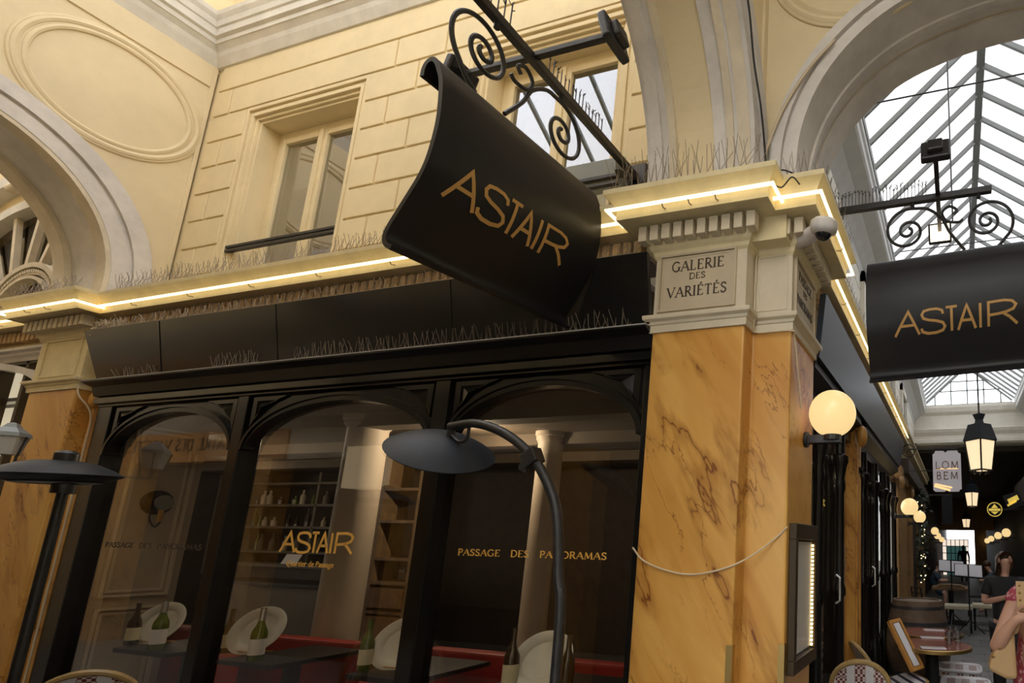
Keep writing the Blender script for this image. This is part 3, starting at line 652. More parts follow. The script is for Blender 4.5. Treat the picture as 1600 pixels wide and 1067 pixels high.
def frame4(mm, a, b, z0, z1, w, fn, d0, d1):
    A = [(a, z0), (b, z0), (b, z1), (a, z1)]; B = [(a+w, z0+w), (b-w, z0+w), (b-w, z1-w), (a+w, z1-w)]; mm.strip(A, B, fn, d0, d1, closed=True)
fz = lambda y: (lambda a, b, d: (a, y-d, b))
fx = lambda x: (lambda a, b, d: (x+d, a, b))
# front plaque and the plaque turned to the passage
m = M(); frame4(m, -1.530, -1.075, 2.815, 3.145, .012, fz(2.5), -.004, .014); frame4(m, -1.515, -1.09, 2.83, 3.13, .012, fz(2.5), -.004, .006)
m.box(-1.51, -1.095, 2.496, 2.503, 2.835, 3.125)
pq = m.build('plaque', 'plaque_paint', rp_, label='front plaque lettered with the gallery name')
f_ = fz(2.4965)
for s_, h_, w_, z_, k_ in (('GALERIE', .056, .0095, 3.045, 1), ('DES', .034, .006, 2.992, 1.2), ('VARIÉTÉS', .056, .0095, 2.895, 1)):
    m = M(); letters(m, s_, h_, w_, f_, -1.302, z_, .002, center=True, wx=k_); m.build('lettering', 'letter_brown', pq)
m = M(); frame4(m, 2.66, 3.08, 2.815, 3.145, .012, fx(-.805), -.004, .014); m.box(-.809, -.802, 2.67, 3.07, 2.83, 3.13)
pq = m.build('plaque', 'plaque_paint', rp_, label='side plaque lettered with the passage name')
f_ = fx(-.802)
for s_, h_, w_, z_, k_, g_ in (('PASSAGE', .05, .009, 3.045, .9, .12), ('DES', .032, .006, 2.99, 1, .12), ('PANORAMAS', .05, .009, 2.90, .8, .08)):
    m = M(); letters(m, s_, h_, w_, f_, 2.87, z_, .002, center=True, wx=k_, space=g_); m.build('lettering', 'letter_brown', pq)
m = M(); frame4(m, -7.27, -6.77, 2.82, 3.14, .014, fz(2.5), -.004, .008); m.build('panel', 'cornice_paint', lp_)
m = M(); frame4(m, -1.0, -.83, 2.82, 3.14, .012, fz(2.62), -.004, .004); m.build('panel', 'capital_paint', rp_)
m = M(); m.tube([(-6.62, 2.60, 0), (-6.62, 2.60, 2.62)], .022, 8); m.sphere((-6.62, 2.585, 2.62), .045, .04, .07); m.build('colonnette', 'marble_ochre', lp_, smooth=True)
# brass corner guards at the foot of the corner pillar
for x0, y0, lab in ((-1.02, 2.5, 'brass corner strip on the front edge of the corner pillar'), (-.805, 2.62, 'brass corner strip beside the lit menu case')):
    m = M(); m.box(x0-.028, x0+.004, y0-.004, y0, 0, 1.13); m.box(x0, x0+.004, y0, y0+.03, 0, 1.13); tag(m.build('corner_guard', 'brass', None), lab, 'corner guard')

# ================================================================== SHOPFRONT ON THE GALLERY
sf = thing('shopfront', 'black glazed restaurant front with three arched panes and gilt lettering, left of the corner pillar', 'shopfront', (-4.05, 2.6, 0))
def bay_head(mm, a, b, z_s, z_a, z_t, y0, y1):
    c, w = (a+b)/2, (b-a)/2; A = arc(c, z_s, w, z_a-z_s, 180, 0, 28); B = [(a+(b-a)*i/28, z_t) for i in range(29)]
    mm.strip(A, B, fxz, y0, y1)
BAYS = [(-6.36, -4.905), (-4.80, -3.105), (-2.99, -1.63)]
m = M()
m.box(-6.53, -6.36, 2.575, 2.70, 0, 2.62); m.box(-4.905, -4.80, 2.575, 2.70, 0, 2.62); m.box(-3.105, -2.99, 2.575, 2.70, 0, 2.62); m.box(-1.63, -1.555, 2.575, 2.70, 0, 2.62)
m.box(-6.53, -1.555, 2.58, 2.70, 0, .42)
m.box(-6.53, -1.555, 2.54, 2.70, 2.575, 2.625); m.box(-6.53, -1.555, 2.565, 2.70, 2.555, 2.58)
for a, b in BAYS: bay_head(m, a, b, 2.17, 2.515, 2.57, 2.605, 2.66)
fr = m.build('frame', 'black_gloss', sf, bevel=.006)
for a, b in BAYS:
    c, w = (a+b)/2, (b-a)/2
    m = M()
    A = arc(c, 2.17, w-.0, .345, 180, 0, 36); B = arc(c, 2.17, w-.035, .31, 180, 0, 36); m.strip(A, B, fxz, 2.585, 2.66)
    A = arc(c, 2.17, w+.005, .365, 180, 0, 36); B = arc(c, 2.17, w-.015, .345, 180, 0, 36); m.strip(A, B, fxz, 2.575, 2.62)
    m.build('arch_moulding', 'black_gloss', fr)
    for s in (-1, 1):     # raised triangular panel in the corner of the head
        e = a if s < 0 else b; q = [(e-s*.03, 2.545), (e-s*.36, 2.545), (e-s*.20, 2.50), (e-s*.09, 2.42), (e-s*.035, 2.33)]
        g = (sum(p[0] for p in q)/5, sum(p[1] for p in q)/5); q2 = [(g[0]+(p[0]-g[0])*.62, g[1]+(p[1]-g[1])*.62) for p in q]
        m = M(); m.strip(q, q2, fxz, 2.590, 2.61, closed=True); m.add([(p[0], 2.598, p[1]) for p in q2]+[(g[0], 2.578, g[1])], [(i, (i+1) % 5, 5) for i in range(5)])
        m.build('corner_panel', 'black_gloss', fr)
panes = []
for a, b in BAYS:
    m = M(); m.box(a-.01, b+.01, 2.640, 2.648, .40, 2.56); panes.append(m.build('pane', 'shop_glass', sf))
f_ = lambda a, b, d: (a, 2.639-d, b)
p0, p1 = pY(715.3, 868.4, 2.64), pY(947.7, 873.1, 2.64)
def fitted(text, xa, xb, z, H, st, mt, pane, word=.9):
    m = M(); L = letters(m, text, H, st, f_, 0, 0, .0015, word=word); k = (xb-xa)/L
    m.v = [(xa+v[0]*k, v[1], z+v[2]) for v in m.v]; m.build('lettering', mt, pane)
fitted('PASSAGE DES PANORAMAS', p0.x, p1.x, (p0.z+p1.z)/2, .036, .006, 'gold_glass_letter', panes[2], 1.3)
q0, q1 = pY(164, 856, 2.64), pY(300, 857, 2.64)
fitted('PASSAGE DES PANORAMAS', q0.x, q1.x+.1, (q0.z+q1.z)/2, .036, .006, 'letter_brown', panes[0], 1.0)
a0, a1 = pY(437, 862, 2.64), pY(549, 866, 2.64); at = pY(454.4, 830.5, 2.64)
m = M(); astair(m, a1.x-a0.x, at.z-a0.z-.005, .017, f_, a0.x, a0.z, .0015); m.build('lettering', 'gold_glass_letter', panes[1])
def plain_text(s, size, loc, rot, mt, parent, name='lettering', org=None, ext=.001):
    cu = bpy.data.curves.new(name, 'FONT'); cu.body = s; cu.size = size; cu.extrude = ext; cu.resolution_u = 2; o = bpy.data.objects.new(name, cu)
    me = bpy.data.meshes.new_from_object(o); bpy.data.objects.remove(o)
    mx = Matrix.Translation(Vector(loc))@rot
    off = ORG.get(parent.name, Vector((0, 0, 0)))
    for v in me.vertices: v.co = mx@v.co-off
    me.materials.clear(); me.materials.append(MT[mt]); ob = bpy.data.objects.new(name, me); COL.objects.link(ob); ob.parent = parent; ORG[ob.name] = off; return ob
RX = Matrix.Rotation(math.radians(90), 4, 'X')
b0 = pY(447, 884, 2.64); plain_text('Quartier de Passage', .052, (b0.x, 2.637, b0.z), RX, 'gold_glass_letter', panes[1])
# fascia and drip shelf
fa = M(); fa.add([(-6.53, 2.40, 3.13), (-1.56, 2.40, 3.13), (-1.56, 2.475, 2.75), (-6.40, 2.475, 2.75), (-6.53, 2.43, 3.13), (-1.56, 2.43, 3.13), (-1.56, 2.505, 2.75), (-6.40, 2.505, 2.75)],
    [(0, 1, 2, 3), (4, 7, 6, 5), (0, 4, 5, 1), (3, 2, 6, 7), (0, 3, 7, 4), (1, 5, 6, 2)])
fa.build('fascia', 'black_gloss', sf)
m = M()
for x in (-5.62, -4.4, -2.9): m.obox((x, 2.436, 2.94), (.002, 0, 0), (0, .002, 0), (0, .036, -.185))
m.build('fascia_joint', 'black_satin', sf)
m = M(); m.box(-6.40, -1.56, 2.50, 2.60, 2.73, 2.77); m.prism([(2.44, 2.722), (2.44, 2.732), (2.60, 2.745), (2.60, 2.63), (2.52, 2.63), (2.50, 2.70)], lambda a, b, d: (d, a, b), -6.50, -1.56); m.build('shelf', 'black_satin', sf)
m = M(); m.box(-6.50, -1.56, 2.436, 2.452, 2.7315, 2.7385); m.build('shelf_edge', 'dust_edge', sf, label='dusty pale shelf edge')
m = M(); m.box(-6.53, -1.56, 2.44, 2.62, 3.10, 3.125); m.build('fascia_top', 'soil', sf)

# ------------------------------------------------------------------ bird spikes
def spikes(name, p, q, n, h, label, mt='spike_wire', lean=.5, fan=3, side=(0, -1, 0), r=.0016, jag=.25, tree=False, seed=1, group='bird spikes'):
    rnd = random.Random(seed); p, q = Vector(p), Vector(q); d = (q-p).normalized(); m = M(); s = Vector(side)
    m.bar(p, q, .012, .004)
    for i in range(n):
        b = p.lerp(q, (i+.5)/n)
        if tree:
            t = b+Vector((0, 0, h*rnd.uniform(.75, 1.1))); m.tube([b, t], r*1.3, 4)
            for k in range(3):
                u = b.lerp(t, rnd.uniform(.55, .95)); m.tube([u, u+d*rnd.uniform(-.018, .018)+Vector((0, 0, .02))+s*rnd.uniform(-.012, .012)], r, 3)
        else:
            for k in range(fan):
                a = (k-(fan-1)/2)/max(1, fan-1)*2*lean+rnd.uniform(-jag, jag)*.5
                t = b+(Vector((0, 0, 1))*math.cos(a)+s*math.sin(a)*(1 if k % 2 else -.6)+d*rnd.uniform(-.28, .28)).normalized()*h*rnd.uniform(.8, 1.08)
                m.tube([b, t], r, 3)
    return tag(m.build(name, mt, None), label, 'bird spikes', group)
u = lambda px, v, y: pY(px, v, y).x
spikes('bird_spike_strip', (u(455, 565, 2.46), 2.462, 2.735), (-1.66, 2.462, 2.735), 62, .105, 'long strip of crossed bird spikes on the black shelf over the panes', fan=3, seed=2)
spikes('bird_spike_strip', (u(330, 575, 2.46), 2.462, 2.735), (u(402, 568, 2.46), 2.462, 2.735), 13, .10, 'short patch of crossed bird spikes on the black shelf over the left mullion', seed=3)
spikes('bird_spike_strip', (u(178, 588, 2.46), 2.47, 2.735), (u(245, 585, 2.46), 2.47, 2.735), 12, .085, 'bent bird spikes and twigs at the left end of the black shelf', seed=4, jag=.9)
spikes('bird_spike_strip', (-6.36, 2.44, 3.46), (-5.0, 2.44, 3.46), 34, .13, 'bird spikes on the cornice below the left upper window', seed=5)
spikes('bird_spike_strip', (-4.95, 2.44, 3.46), (-3.2, 2.44, 3.46), 46, .12, 'bird spikes on the cornice between the two upper windows', seed=6)
spikes('bird_spike_strip', (-1.74, 2.30, 3.46), (-.87, 2.30, 3.46), 24, .17, 'tall bird spikes on the cornice of the corner pillar', seed=7, fan=3)
spikes('bird_spike_strip', (-.80, 2.42, 3.46), (-.66, 2.42, 3.46), 4, .12, 'few bird spikes on the small cornice return above the dome camera', seed=8)
spikes('bird_spike_strip', (-.62, 2.5, 3.455), (-.62, 3.25, 3.455), 22, .12, 'bird spikes along the passage side of the corner cornice', seed=9, side=(1, 0, 0))
spikes('bird_spike_strip', (-.74, 3.5, 3.455), (-.74, 9.0, 3.455), 80, .12, 'long run of bird spikes on the cornice along the passage', seed=10, side=(1, 0, 0))
spikes('bird_spike_strip', (-6.45, 2.41, 3.135), (-4.2, 2.41, 3.135), 60, .07, 'rusty bird spikes on top of the black fascia, left half', seed=11, jag=.8)
spikes('bird_spike_strip', (-4.2, 2.41, 3.135), (-1.62, 2.41, 3.135), 70, .075, 'rusty bird spikes on top of the black fascia, right half', seed=12, jag=.8)
spikes('bird_spike_strip', (-7.4, 2.30, 3.46), (-6.5, 2.30, 3.46), 22, .09, 'bird spikes and twigs on the cornice of the left pillar', seed=13, jag=.8)
# nest litter lodged on the fascia and the pillar
rnd = random.Random(5); m = M()
for k in range(150):
    c = Vector((-6.42+abs(rnd.gauss(0, .10)), 2.47+rnd.uniform(-.05, .05), 3.13+rnd.random()*.07)); d = Vector((rnd.gauss(0, 1), rnd.gauss(0, .5), rnd.gauss(0, .5))).normalized()*rnd.uniform(.02, .09)
    m.tube([c-d, c+Vector((0, 0, .012)), c+d], .0018, 3)
tag(m.build('nest_litter', 'cable_cream', None), 'tangle of dry twigs lodged at the left end of the black fascia', 'twigs', kind='stuff')

# ------------------------------------------------------------------ neon tubes
def neon(path, label, brk, z=3.338, o=.202, org=(0, 0, 0)):
    t = thing('neon_tube', label, 'neon light', (path[0][0], path[0][1], z))
    m = M(); m.mould(path, [(o+.0095*math.cos(a*math.pi/4), .0095*math.sin(a*math.pi/4)) for a in range(8)], closed_prof=True, z=z); m.build('tube', 'neon_warm', t, smooth=True)
    for a, b, k in brk:
        a, b = Vector(a), Vector(b); d = (b-a).normalized(); n = Vector((d.y, -d.x))
        for i in range(k):
            c = a.lerp(b, (i+.5)/k); m = M(); m.tube([(c.x+n.x*.16, c.y+n.y*.16, z-.016), (c.x+n.x*.19, c.y+n.y*.19, z-.026), (c.x+n.x*.203, c.y+n.y*.203, z-.010)], .0035, 5); m.build('clip', 'spike_wire', t)
    return t
neon([(-6.69, 2.56), (-6.69, 2.62), (-1.60, 2.62)], 'straight warm neon tube along the cornice over the black shopfront', [((-6.4, 2.62), (-1.8, 2.62), 7)])
neon([(-1.555, 2.61), (-1.555, 2.5), (-1.02, 2.5), (-1.02, 2.615)], 'warm neon tube bent round the cornice of the corner pillar', [((-1.5, 2.5), (-1.05, 2.5), 3)])
neon([(-1.0, 2.62), (-.805, 2.62), (-.805, 3.11), (-.86, 3.11)], 'short warm neon tube stepping round the corner behind the dome camera', [((-.805, 2.7), (-.805, 3.05), 2)])
neon([(-.925, 3.2), (-.925, 9.0)], 'long warm neon tube running down the passage over the slate fascia', [((-.925, 3.4), (-.925, 8.9), 9)])
neon([(-7.35, 2.62), (-7.35, 2.5), (-6.69, 2.5), (-6.69, 2.6)], 'warm neon tube bent round the cornice of the left pillar', [((-7.3, 2.5), (-6.75, 2.5), 2)])
neon([(-9.6, 2.62), (-7.4, 2.62)], 'warm neon tube running on past the left pillar', [((-9.4, 2.62), (-7.6, 2.62), 3)])

# ================================================================== HANGING SIGNS
PROF = [(-.045, -.065), (-.043, -.03), (-.030, -.004), (-.006, .004), (.018, -.012), (.040, -.055), (.058, -.105), (.070, -.18), (.076, -.27), (.070, -.36), (.054, -.45), (.028, -.52), (-.004, -.575), (-.035, -.625), (-.066, -.675), (-.090, -.715), (-.101, -.745), (-.098, -.772), (-.082, -.792), (-.058, -.806)]
PC = bez([Vector((p[0], p[1], 0)) for p in PROF], 5)
def prof_front(z):   # front position at height z below the board's top (lower limb)
    for a, b in zip(PC[20:], PC[21:]):
        if a.y >= z >= b.y: k = (a.y-z)/max(1e-6, a.y-b.y); return a.x+(b.x-a.x)*k
    return -.05
def volute(mm, c, r0, r1, a0, turns, w, h, ccw=1, pre=None):
    n = int(40*turns); pts = []
    for i in range(n+1):
        t = i/n; r = r0*(1-t)+r1*t if t > .45 else r0+(r1-r0)*t*.9
        r = r0*math.exp(math.log(r1/r0)*t**1.15); a = math.radians(a0)+ccw*2*math.pi*turns*t
        pts.append(Vector((c[0]+r*math.cos(a), 0, c[1]+r*math.sin(a))))
    if pre: pts = bez([Vector((p[0], 0, p[1])) for p in pre]+[pts[0]], 8)[:-1]+pts
    mm.tube(pts, w, 8)
def hanging_sign(loc, rz, label, arm, tx, tilt, lit, fl):
    t = thing('hanging_sign', label, 'sign', loc, rz, local=True)
    # bracket arm with wall plate
    m = M(); m.box(arm[0], arm[1], -.02, .02, -.022, .022)
    ar = m.build('bracket_arm', 'black_iron', t, bevel=.004)
    wl = arm[0] if abs(arm[0]) > abs(arm[1]) else arm[1]; sg = -1 if wl < 0 else 1
    m = M(); m.box(min(wl, wl-sg*.03), max(wl, wl-sg*.03), -.075, .075, -.11, .09); m.obox((wl-sg*.10, 0, -.05), (.11, 0, .05*sg), (0, .018, 0), (-.012*sg, 0, .014)); m.build('wall_plate', 'black_iron', ar, bevel=.004)
    # scroll work
    m = M()
    volute(m, (-.225, -.222), .168, .022, 75, 2.0, .0105, .02, 1, pre=[(.14, -.41), (.05, -.27), (-.0, -.16), (-.09, -.078)])
    volute(m, (.285, -.222), .175, .022, -50, 2.25, .0105, .02, 1, pre=[(.30, -.44), (.355, -.405)])
    m.tube(bez([(.135, 0, -.19), (.105, 0, -.205), (.033, 0, -.185), (.005, 0, -.12), (.053, 0, -.082), (.10, 0, -.115), (.078, 0, -.142)], 8), .0095, 8)
    m.tube([(-.19, 0, -.05), (-.19, 0, .0)], .014, 8); m.tube([(.24, 0, -.05), (.24, 0, .0)], .014, 8)
    m.v = [(v[0]*fl, v[1], v[2]) for v in m.v]
    m.build('scrollwork', 'black_iron', t, smooth=True)
    # board: an S-curved sheet
    m = M(); th = .010; W2_ = .5; A = []; B = []
    for i, p in enumerate(PC):
        a = PC[max(0, i-1)]; b = PC[min(len(PC)-1, i+1)]; d = (b-a).normalized(); n = Vector((-d.y, d.x, 0)); A.append((p.x+n.x*th, p.y+n.y*th)); B.append((p.x-n.x*th, p.y-n.y*th))
    hz = -.43
    sk = lambda px: tilt*px
    m.strip(A, B, lambda p, z, d: (d, -p, hz+z+sk(d)), -W2_, W2_); bo = m.build('board', 'sign_black', t, smooth=True)
    m = M(); astair(m, tx[1]-tx[0], .142, .0155, lambda a, b, d: (a, -(prof_front(b)+th+.0015+d), hz+b+sk(a)), tx[0], -.545, .002); m.build('lettering', 'gold_letter', bo)
    # two floodlights on a cross bar
    m = M(); m.box(-.035, -.005, -.46, .46, .0, .028); cb_ = m.build('cross_bar', 'black_iron', ar, bevel=.003)
    for s in (-1, 1):
        fl_ = M(); c = Vector((-.02, s*.46, .0)); ax = Vector((0, -s*.955, -.295)); side = Vector((1, 0, 0)); upv = ax.cross(side)
        fl_.obox(c, side*.085, upv*.075, ax*.022); fl_.obox(c-ax*.035, side*.045, upv*.045, ax*.02); f0 = fl_.build('floodlight', 'black_iron', t, bevel=.01)
        g = M(); g.obox(c+ax*.0225, side*.07, upv*.06, ax*.003); g.build('lens', 'flood_lit' if (lit and s > 0) else 'dome_dark', f0)
    return t
s1 = hanging_sign((-1.95, 1.905, 3.935), math.radians(90), 'black S-curved hanging sign high over the black shopfront, left of the corner pillar', (-.62, .925), (-.40, .275), .075, False, -1)
s2 = hanging_sign((-.035, 3.5, 3.93), 0, 'black S-curved hanging sign across the passage, right of the corner pillar', (-1.095, .325), (-.315, .435), .035, True, 1)
spikes('bird_spike_strip', (-1.95, 1.3, 3.96), (-1.95, 1.75, 3.96), 12, .13, 'tree-like bird spikes on the outer end of the arm of the left hanging sign', mt='black_iron', tree=True, side=(1, 0, 0), seed=21, r=.0025)
spikes('bird_spike_strip', (-1.95, 1.98, 3.96), (-1.95, 2.45, 3.96), 16, .10, 'tree-like bird spikes on the wall end of the arm of the left hanging sign', mt='black_iron', tree=True, side=(1, 0, 0), seed=22, r=.0022)
spikes('bird_spike_strip', (-.85, 3.5, 3.955), (-.12, 3.5, 3.955), 30, .12, 'tree-like bird spikes on the arm of the right hanging sign', mt='black_iron', tree=True, side=(0, 1, 0), seed=23, r=.0025)

# ------------------------------------------------------------------ small fittings on the corner
t = thing('security_camera', 'pale dome security camera under the cornice of the corner pillar', 'camera', (-.70, 2.50, 3.18))
c = Vector((-.60, 2.47, 3.155))
m = M(); m.lathe([(.001, .055), (.05, .055), (.068, .04), (.072, .01), (.066, -.01), (.05, -.022), (.001, -.022)], c, 24, ax=(.15, -.25, 1)); m.tube([c+Vector((-.02, .03, .03)), (-.72, 2.60, 3.21), (-.80, 2.64, 3.21)], .042, 12); m.build('housing', 'camera_shell', t, smooth=True)
m = M(); m.sphere(c+Vector((.0, -.006, -.022)), .042, .042, .036); m.build('dome', 'dome_dark', t, smooth=True)
def cable(name, pts, r, label, mt='cable_dark', n=8):
    m = M(); m.tube(bez(pts, n), r, 6); return tag(m.build(name, mt, None, smooth=True), label, 'cable')
cable('cable', [(-1.56, 2.47, 1.565), (-1.50, 2.485, 1.50), (-1.36, 2.488, 1.455), (-1.22, 2.488, 1.445), (-1.06, 2.487, 1.48), (-.95, 2.54, 1.54), (-.85, 2.608, 1.63), (-.80, 2.615, 1.68)], .0045, 'cream cable slung across the marbled corner pillar to the menu case', 'cable_cream')
cable('cable', [(-1.005, 2.605, 3.20), (-1.01, 2.607, 3.0), (-1.01, 2.607, 2.82), (-.99, 2.575, 2.79), (-1.0, 2.58, 2.72), (-.985, 2.60, 2.695), (-.80, 2.60, 2.69), (-.79, 2.64, 2.66), (-.792, 2.72, 2.5), (-.793, 2.80, 2.32)], .005, 'thin cream cable running down the inner corner of the capital to the globe lamp', 'cable_cream')
cable('cable', [(-.93, 2.0, 4.45), (-.925, 2.16, 4.25), (-.935, 2.28, 4.05), (-.93, 2.40, 3.85), (-.95, 2.55, 3.62), (-.97, 2.56, 3.48)], .006, 'black cable hanging down the white arch moulding above the corner pillar')
cable('cable', [(-.57, 2.555, 4.36), (-.72, 2.55, 4.2), (-.86, 2.55, 3.98), (-.95, 2.54, 3.72), (-.97, 2.52, 3.48)], .008, 'bundle of cables along the passage arch moulding', 'cable_cream')
cable('cable', [(-.72, 2.56, 3.52), (-.80, 2.40, 3.48), (-.86, 2.36, 3.42), (-.80, 2.37, 3.36), (-.74, 2.36, 3.40), (-.70, 2.37, 3.36)], .004, 'loose cable looped over the cornice beside the bent neon')
cable('cable', [(-6.70, 2.52, 2.80), (-6.66, 2.5, 2.66), (-6.60, 2.57, 2.50), (-6.60, 2.58, 2.2), (-6.6, 2.58, 1.2), (-6.6, 2.58, .1)], .006, 'cream cable running down the side of the left marbled pillar', 'cable_cream')

def globe_lamp(x, y, z, r, label, wall, group=None):
    t = thing('globe_wall_lamp', label, 'lamp', (wall, y, z-r), group=group)
    m = M(); m.sphere((x, y, z), r, nu=28, nv=18); m.build('globe', 'globe_glass', t, smooth=True)
    m = M(); s = 1 if x > wall else -1
    m.lathe([(.045, 0), (.045, .02), (.0, .02)], (wall, y, z-r-.01), 16, ax=(s, 0, 0)); m.box(min(wall, x+s*.05), max(wall, x+s*.05), y-.022, y+.022, z-r-.035, z-r+.012); m.lathe([(.05, 0), (.05, .035), (.0, .035)], (x, y, z-r-.02), 18); m.build('bracket', 'black_iron', t, bevel=.003)
    return t
globe_lamp(-.648, 2.93, 2.315, .132, 'nearest glowing globe lamp, on the side of the corner pillar', -.805)
# menu case on the passage side of the pillar
t = thing('menu_case', 'bronze wall case with lit menu sheets on the corner pillar', 'menu case', (-.79, 2.92, 1.0))
m = M(); x0, x1 = -.803, -.764
m.box(x0, x1, 2.66, 3.10, .98, 1.045); m.box(x0, x1, 2.66, 3.10, 1.62, 1.70); m.box(x0, x1, 2.66, 2.70, 1.045, 1.62); m.box(x0, x1, 3.06, 3.10, 1.045, 1.62); m.box(x0, x0+.012, 2.70, 3.06, 1.045, 1.62); m.build('case', 'bronze_dark', t, bevel=.004)
m = M(); m.box(x0+.013, x0+.018, 2.71, 3.04, 1.06, 1.61); m.build('menu_sheet', 'menu_paper', t)
m = M()
for k in range(26): m.obox((x1-.015, 3.045, 1.065+k*.021), (.004, 0, 0), (0, .006, 0), (0, 0, .006))
m.build('led_strip', 'led_warm', t)
m = M(); m.box(x1-.006, x1-.002, 2.70, 3.06, 1.045, 1.62); m.build('glass_front', 'case_glass', t)

# ------------------------------------------------------------------ outdoor heaters
def dish(mm, c, R, sag, ax):
    mm.lathe([(.001, sag), (R*.3, sag*.93), (R*.6, sag*.68), (R*.85, sag*.3), (R, 0), (R*.97, -.008), (R*.8, .004), (R*.5, .012), (.001, .014)], c, 36, ax=ax)
c = pY(690, 705, 1.99)
t = thing('heat_lamp', 'black arched outdoor heater with a leaf-shaped hood before the middle mullion', 'heater', (-1.52, 1.95, 0))
m = M(); dish(m, c, .225, .08, (.50, -.36, 1)); hd = m.build('hood', 'hood_slate', t, smooth=True)
P_ = [pY(704, 667, 1.98), pY(745, 662, 1.97), pY(790, 678, 1.96), pY(830, 712, 1.95), pY(858, 760, 1.95), pY(871, 810, 1.95), pY(873, 900, 1.95), pY(873, 1000, 1.95)]
P_.append(Vector((P_[-1].x, 1.95, .02)))
m = M(); m.tube(bez(P_, 10), .021, 10); m.build('arm', 'black_iron', t, smooth=True)
m = M(); q = pY(832, 716, 1.95); m.obox(q, (.03, 0, .02), (0, .03, 0), (-.015, 0, .03)); q = pY(822, 722, 1.95); m.obox(q, (.02, 0, -.01), (0, .012, 0), (.01, 0, .04)); m.build('joint', 'black_iron', t, bevel=.004)
m = M(); m.tube([c+Vector((.04, 0, .06)), pY(706, 668, 1.98)], .018, 8); m.tube(bez([pY(706, 680, 1.98), pY(718, 690, 1.97), pY(730, 685, 1.97), pY(733, 665, 1.97)], 6), .008, 6); m.build('hinge', 'black_iron', t, smooth=True)
m = M(); m.lathe([(.2, 0), (.2, .02), (.03, .05), (.001, .05)], (P_[-1].x, 1.95, 0), 24); m.build('foot', 'black_iron', t, smooth=True)
yh = 1.75; c = pY(88, 742, yh)
t = thing('heat_lamp', 'black outdoor heater with a flat round hood before the left marbled pillar', 'heater', (c.x, yh, 0))
m = M(); m.lathe([(.001, .082), (.08, .077), (.14, .060), (.195, .032), (.237, .0), (.233, -.006), (.18, -.030), (.11, -.046), (.001, -.052)], c, 40, ax=(.05, -.05, 1)); hd = m.build('hood', 'hood_slate', t, smooth=True)
m = M(); m.lathe([(.11, -.049), (.165, -.040)], c, 30, ax=(.05, -.05, 1), caps=False); m.build('element', 'zinc_grey', hd)
m = M(); m.lathe([(.045, .06), (.045, .115), (.03, .13), (.001, .13)], c+Vector((.05, 0, 0)), 18); m.build('cap', 'black_iron', t, smooth=True)
a = pY(100, 762, yh); b = pY(5, 1062, yh)
m = M(); m.tube([a+Vector((0, 0, .05)), (a.x, yh, .02)], .021, 12); m.lathe([(.045, 0), (.045, .05), (.028, .06)], (a.x, yh, a.z-.03), 14); m.build('pole', 'black_iron', t, smooth=True)
m = M(); m.lathe([(.2, 0), (.2, .03), (.04, .06), (.001, .06)], (a.x, yh, 0), 24); m.build('foot', 'black_iron', t, smooth=True)
# ================================================================== INSIDE THE RESTAURANT
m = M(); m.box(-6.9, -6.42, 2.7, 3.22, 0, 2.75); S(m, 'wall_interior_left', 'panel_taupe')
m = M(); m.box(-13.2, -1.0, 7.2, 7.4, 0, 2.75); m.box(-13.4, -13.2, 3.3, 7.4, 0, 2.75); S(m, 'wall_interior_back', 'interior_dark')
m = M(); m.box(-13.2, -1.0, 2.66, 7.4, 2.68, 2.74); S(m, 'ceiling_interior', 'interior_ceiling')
m = M()
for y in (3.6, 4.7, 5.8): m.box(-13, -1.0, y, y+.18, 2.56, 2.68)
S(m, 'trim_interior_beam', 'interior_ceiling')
def panel(mm, y0, y1, z0, z1, x=-6.42):
    for o, h in ((0, .028), (.035, .014)): frame4(mm, y0+o, y1-o, z0+o, z1-o, .020, fx(x), -.004, h)
m = M(); panel(m, 2.76, 3.16, 1.08, 2.45); panel(m, 2.76, 3.16, .25, 1.0); S(m, 'trim_interior_panel', 'panel_moulding')
# wall sconce with an oval mirror plate
c = pX(246, 785, -6.40)
t = thing('wall_sconce', 'oval mirrored wall sconce on the taupe panel behind the left pane', 'lamp', (c.x, c.y, c.z-.1))
m = M(); m.lathe([(.001, .016), (.085, .014), (.10, .004), (.10, -.01)], c, 28, ax=(1, 0, 0), sx=1.0, sy=1.0); m.build('mirror_plate', 'dome_dark', t, smooth=True)
m = M(); m.lathe([(.001, .02), (.06, .018), (.062, .012)], c+Vector((.012, .03, .0)), 24, ax=(1, 0, 0)); m.build('mirror', 'bar_grey', t, smooth=True)
m = M(); m.tube([c+Vector((.03, .02, -.16)), c+Vector((.03, .02, -.06))], .018, 10); m.build('candle_tube', 'gold_letter', t)
m = M(); m.tube(bez([c+Vector((.01, -.03, -.05)), c+Vector((.03, -.04, -.14)), c+Vector((.03, .0, -.2)), c+Vector((.03, .03, -.16))], 6), .006, 6); m.build('arm', 'black_iron', t)
# round columns
def column(px, v, y, r, label):
    c = pY(px, v, y); t = thing('column', label, 'column', (c.x, y, 0))
    m = M(); m.lathe([(r*1.12, 0), (r*1.12, .12), (r*1.02, .16), (r, .2), (r*.93, 2.56), (r*1.0, 2.58)], (c.x, y, 0), 32); m.build('shaft', 'column_white', t, smooth=True)
    m = M(); m.lathe([(r*1.0, 2.58), (r*1.1, 2.60), (r*1.1, 2.63), (r*1.18, 2.64), (r*1.18, 2.68)], (c.x, y, 0), 32); m.build('capital', 'column_white', t, smooth=True)
column(547, 850, 3.75, .17, 'pale round column standing behind the middle pane')
column(845, 850, 4.7, .13, 'pale round column deeper inside, behind the right pane')
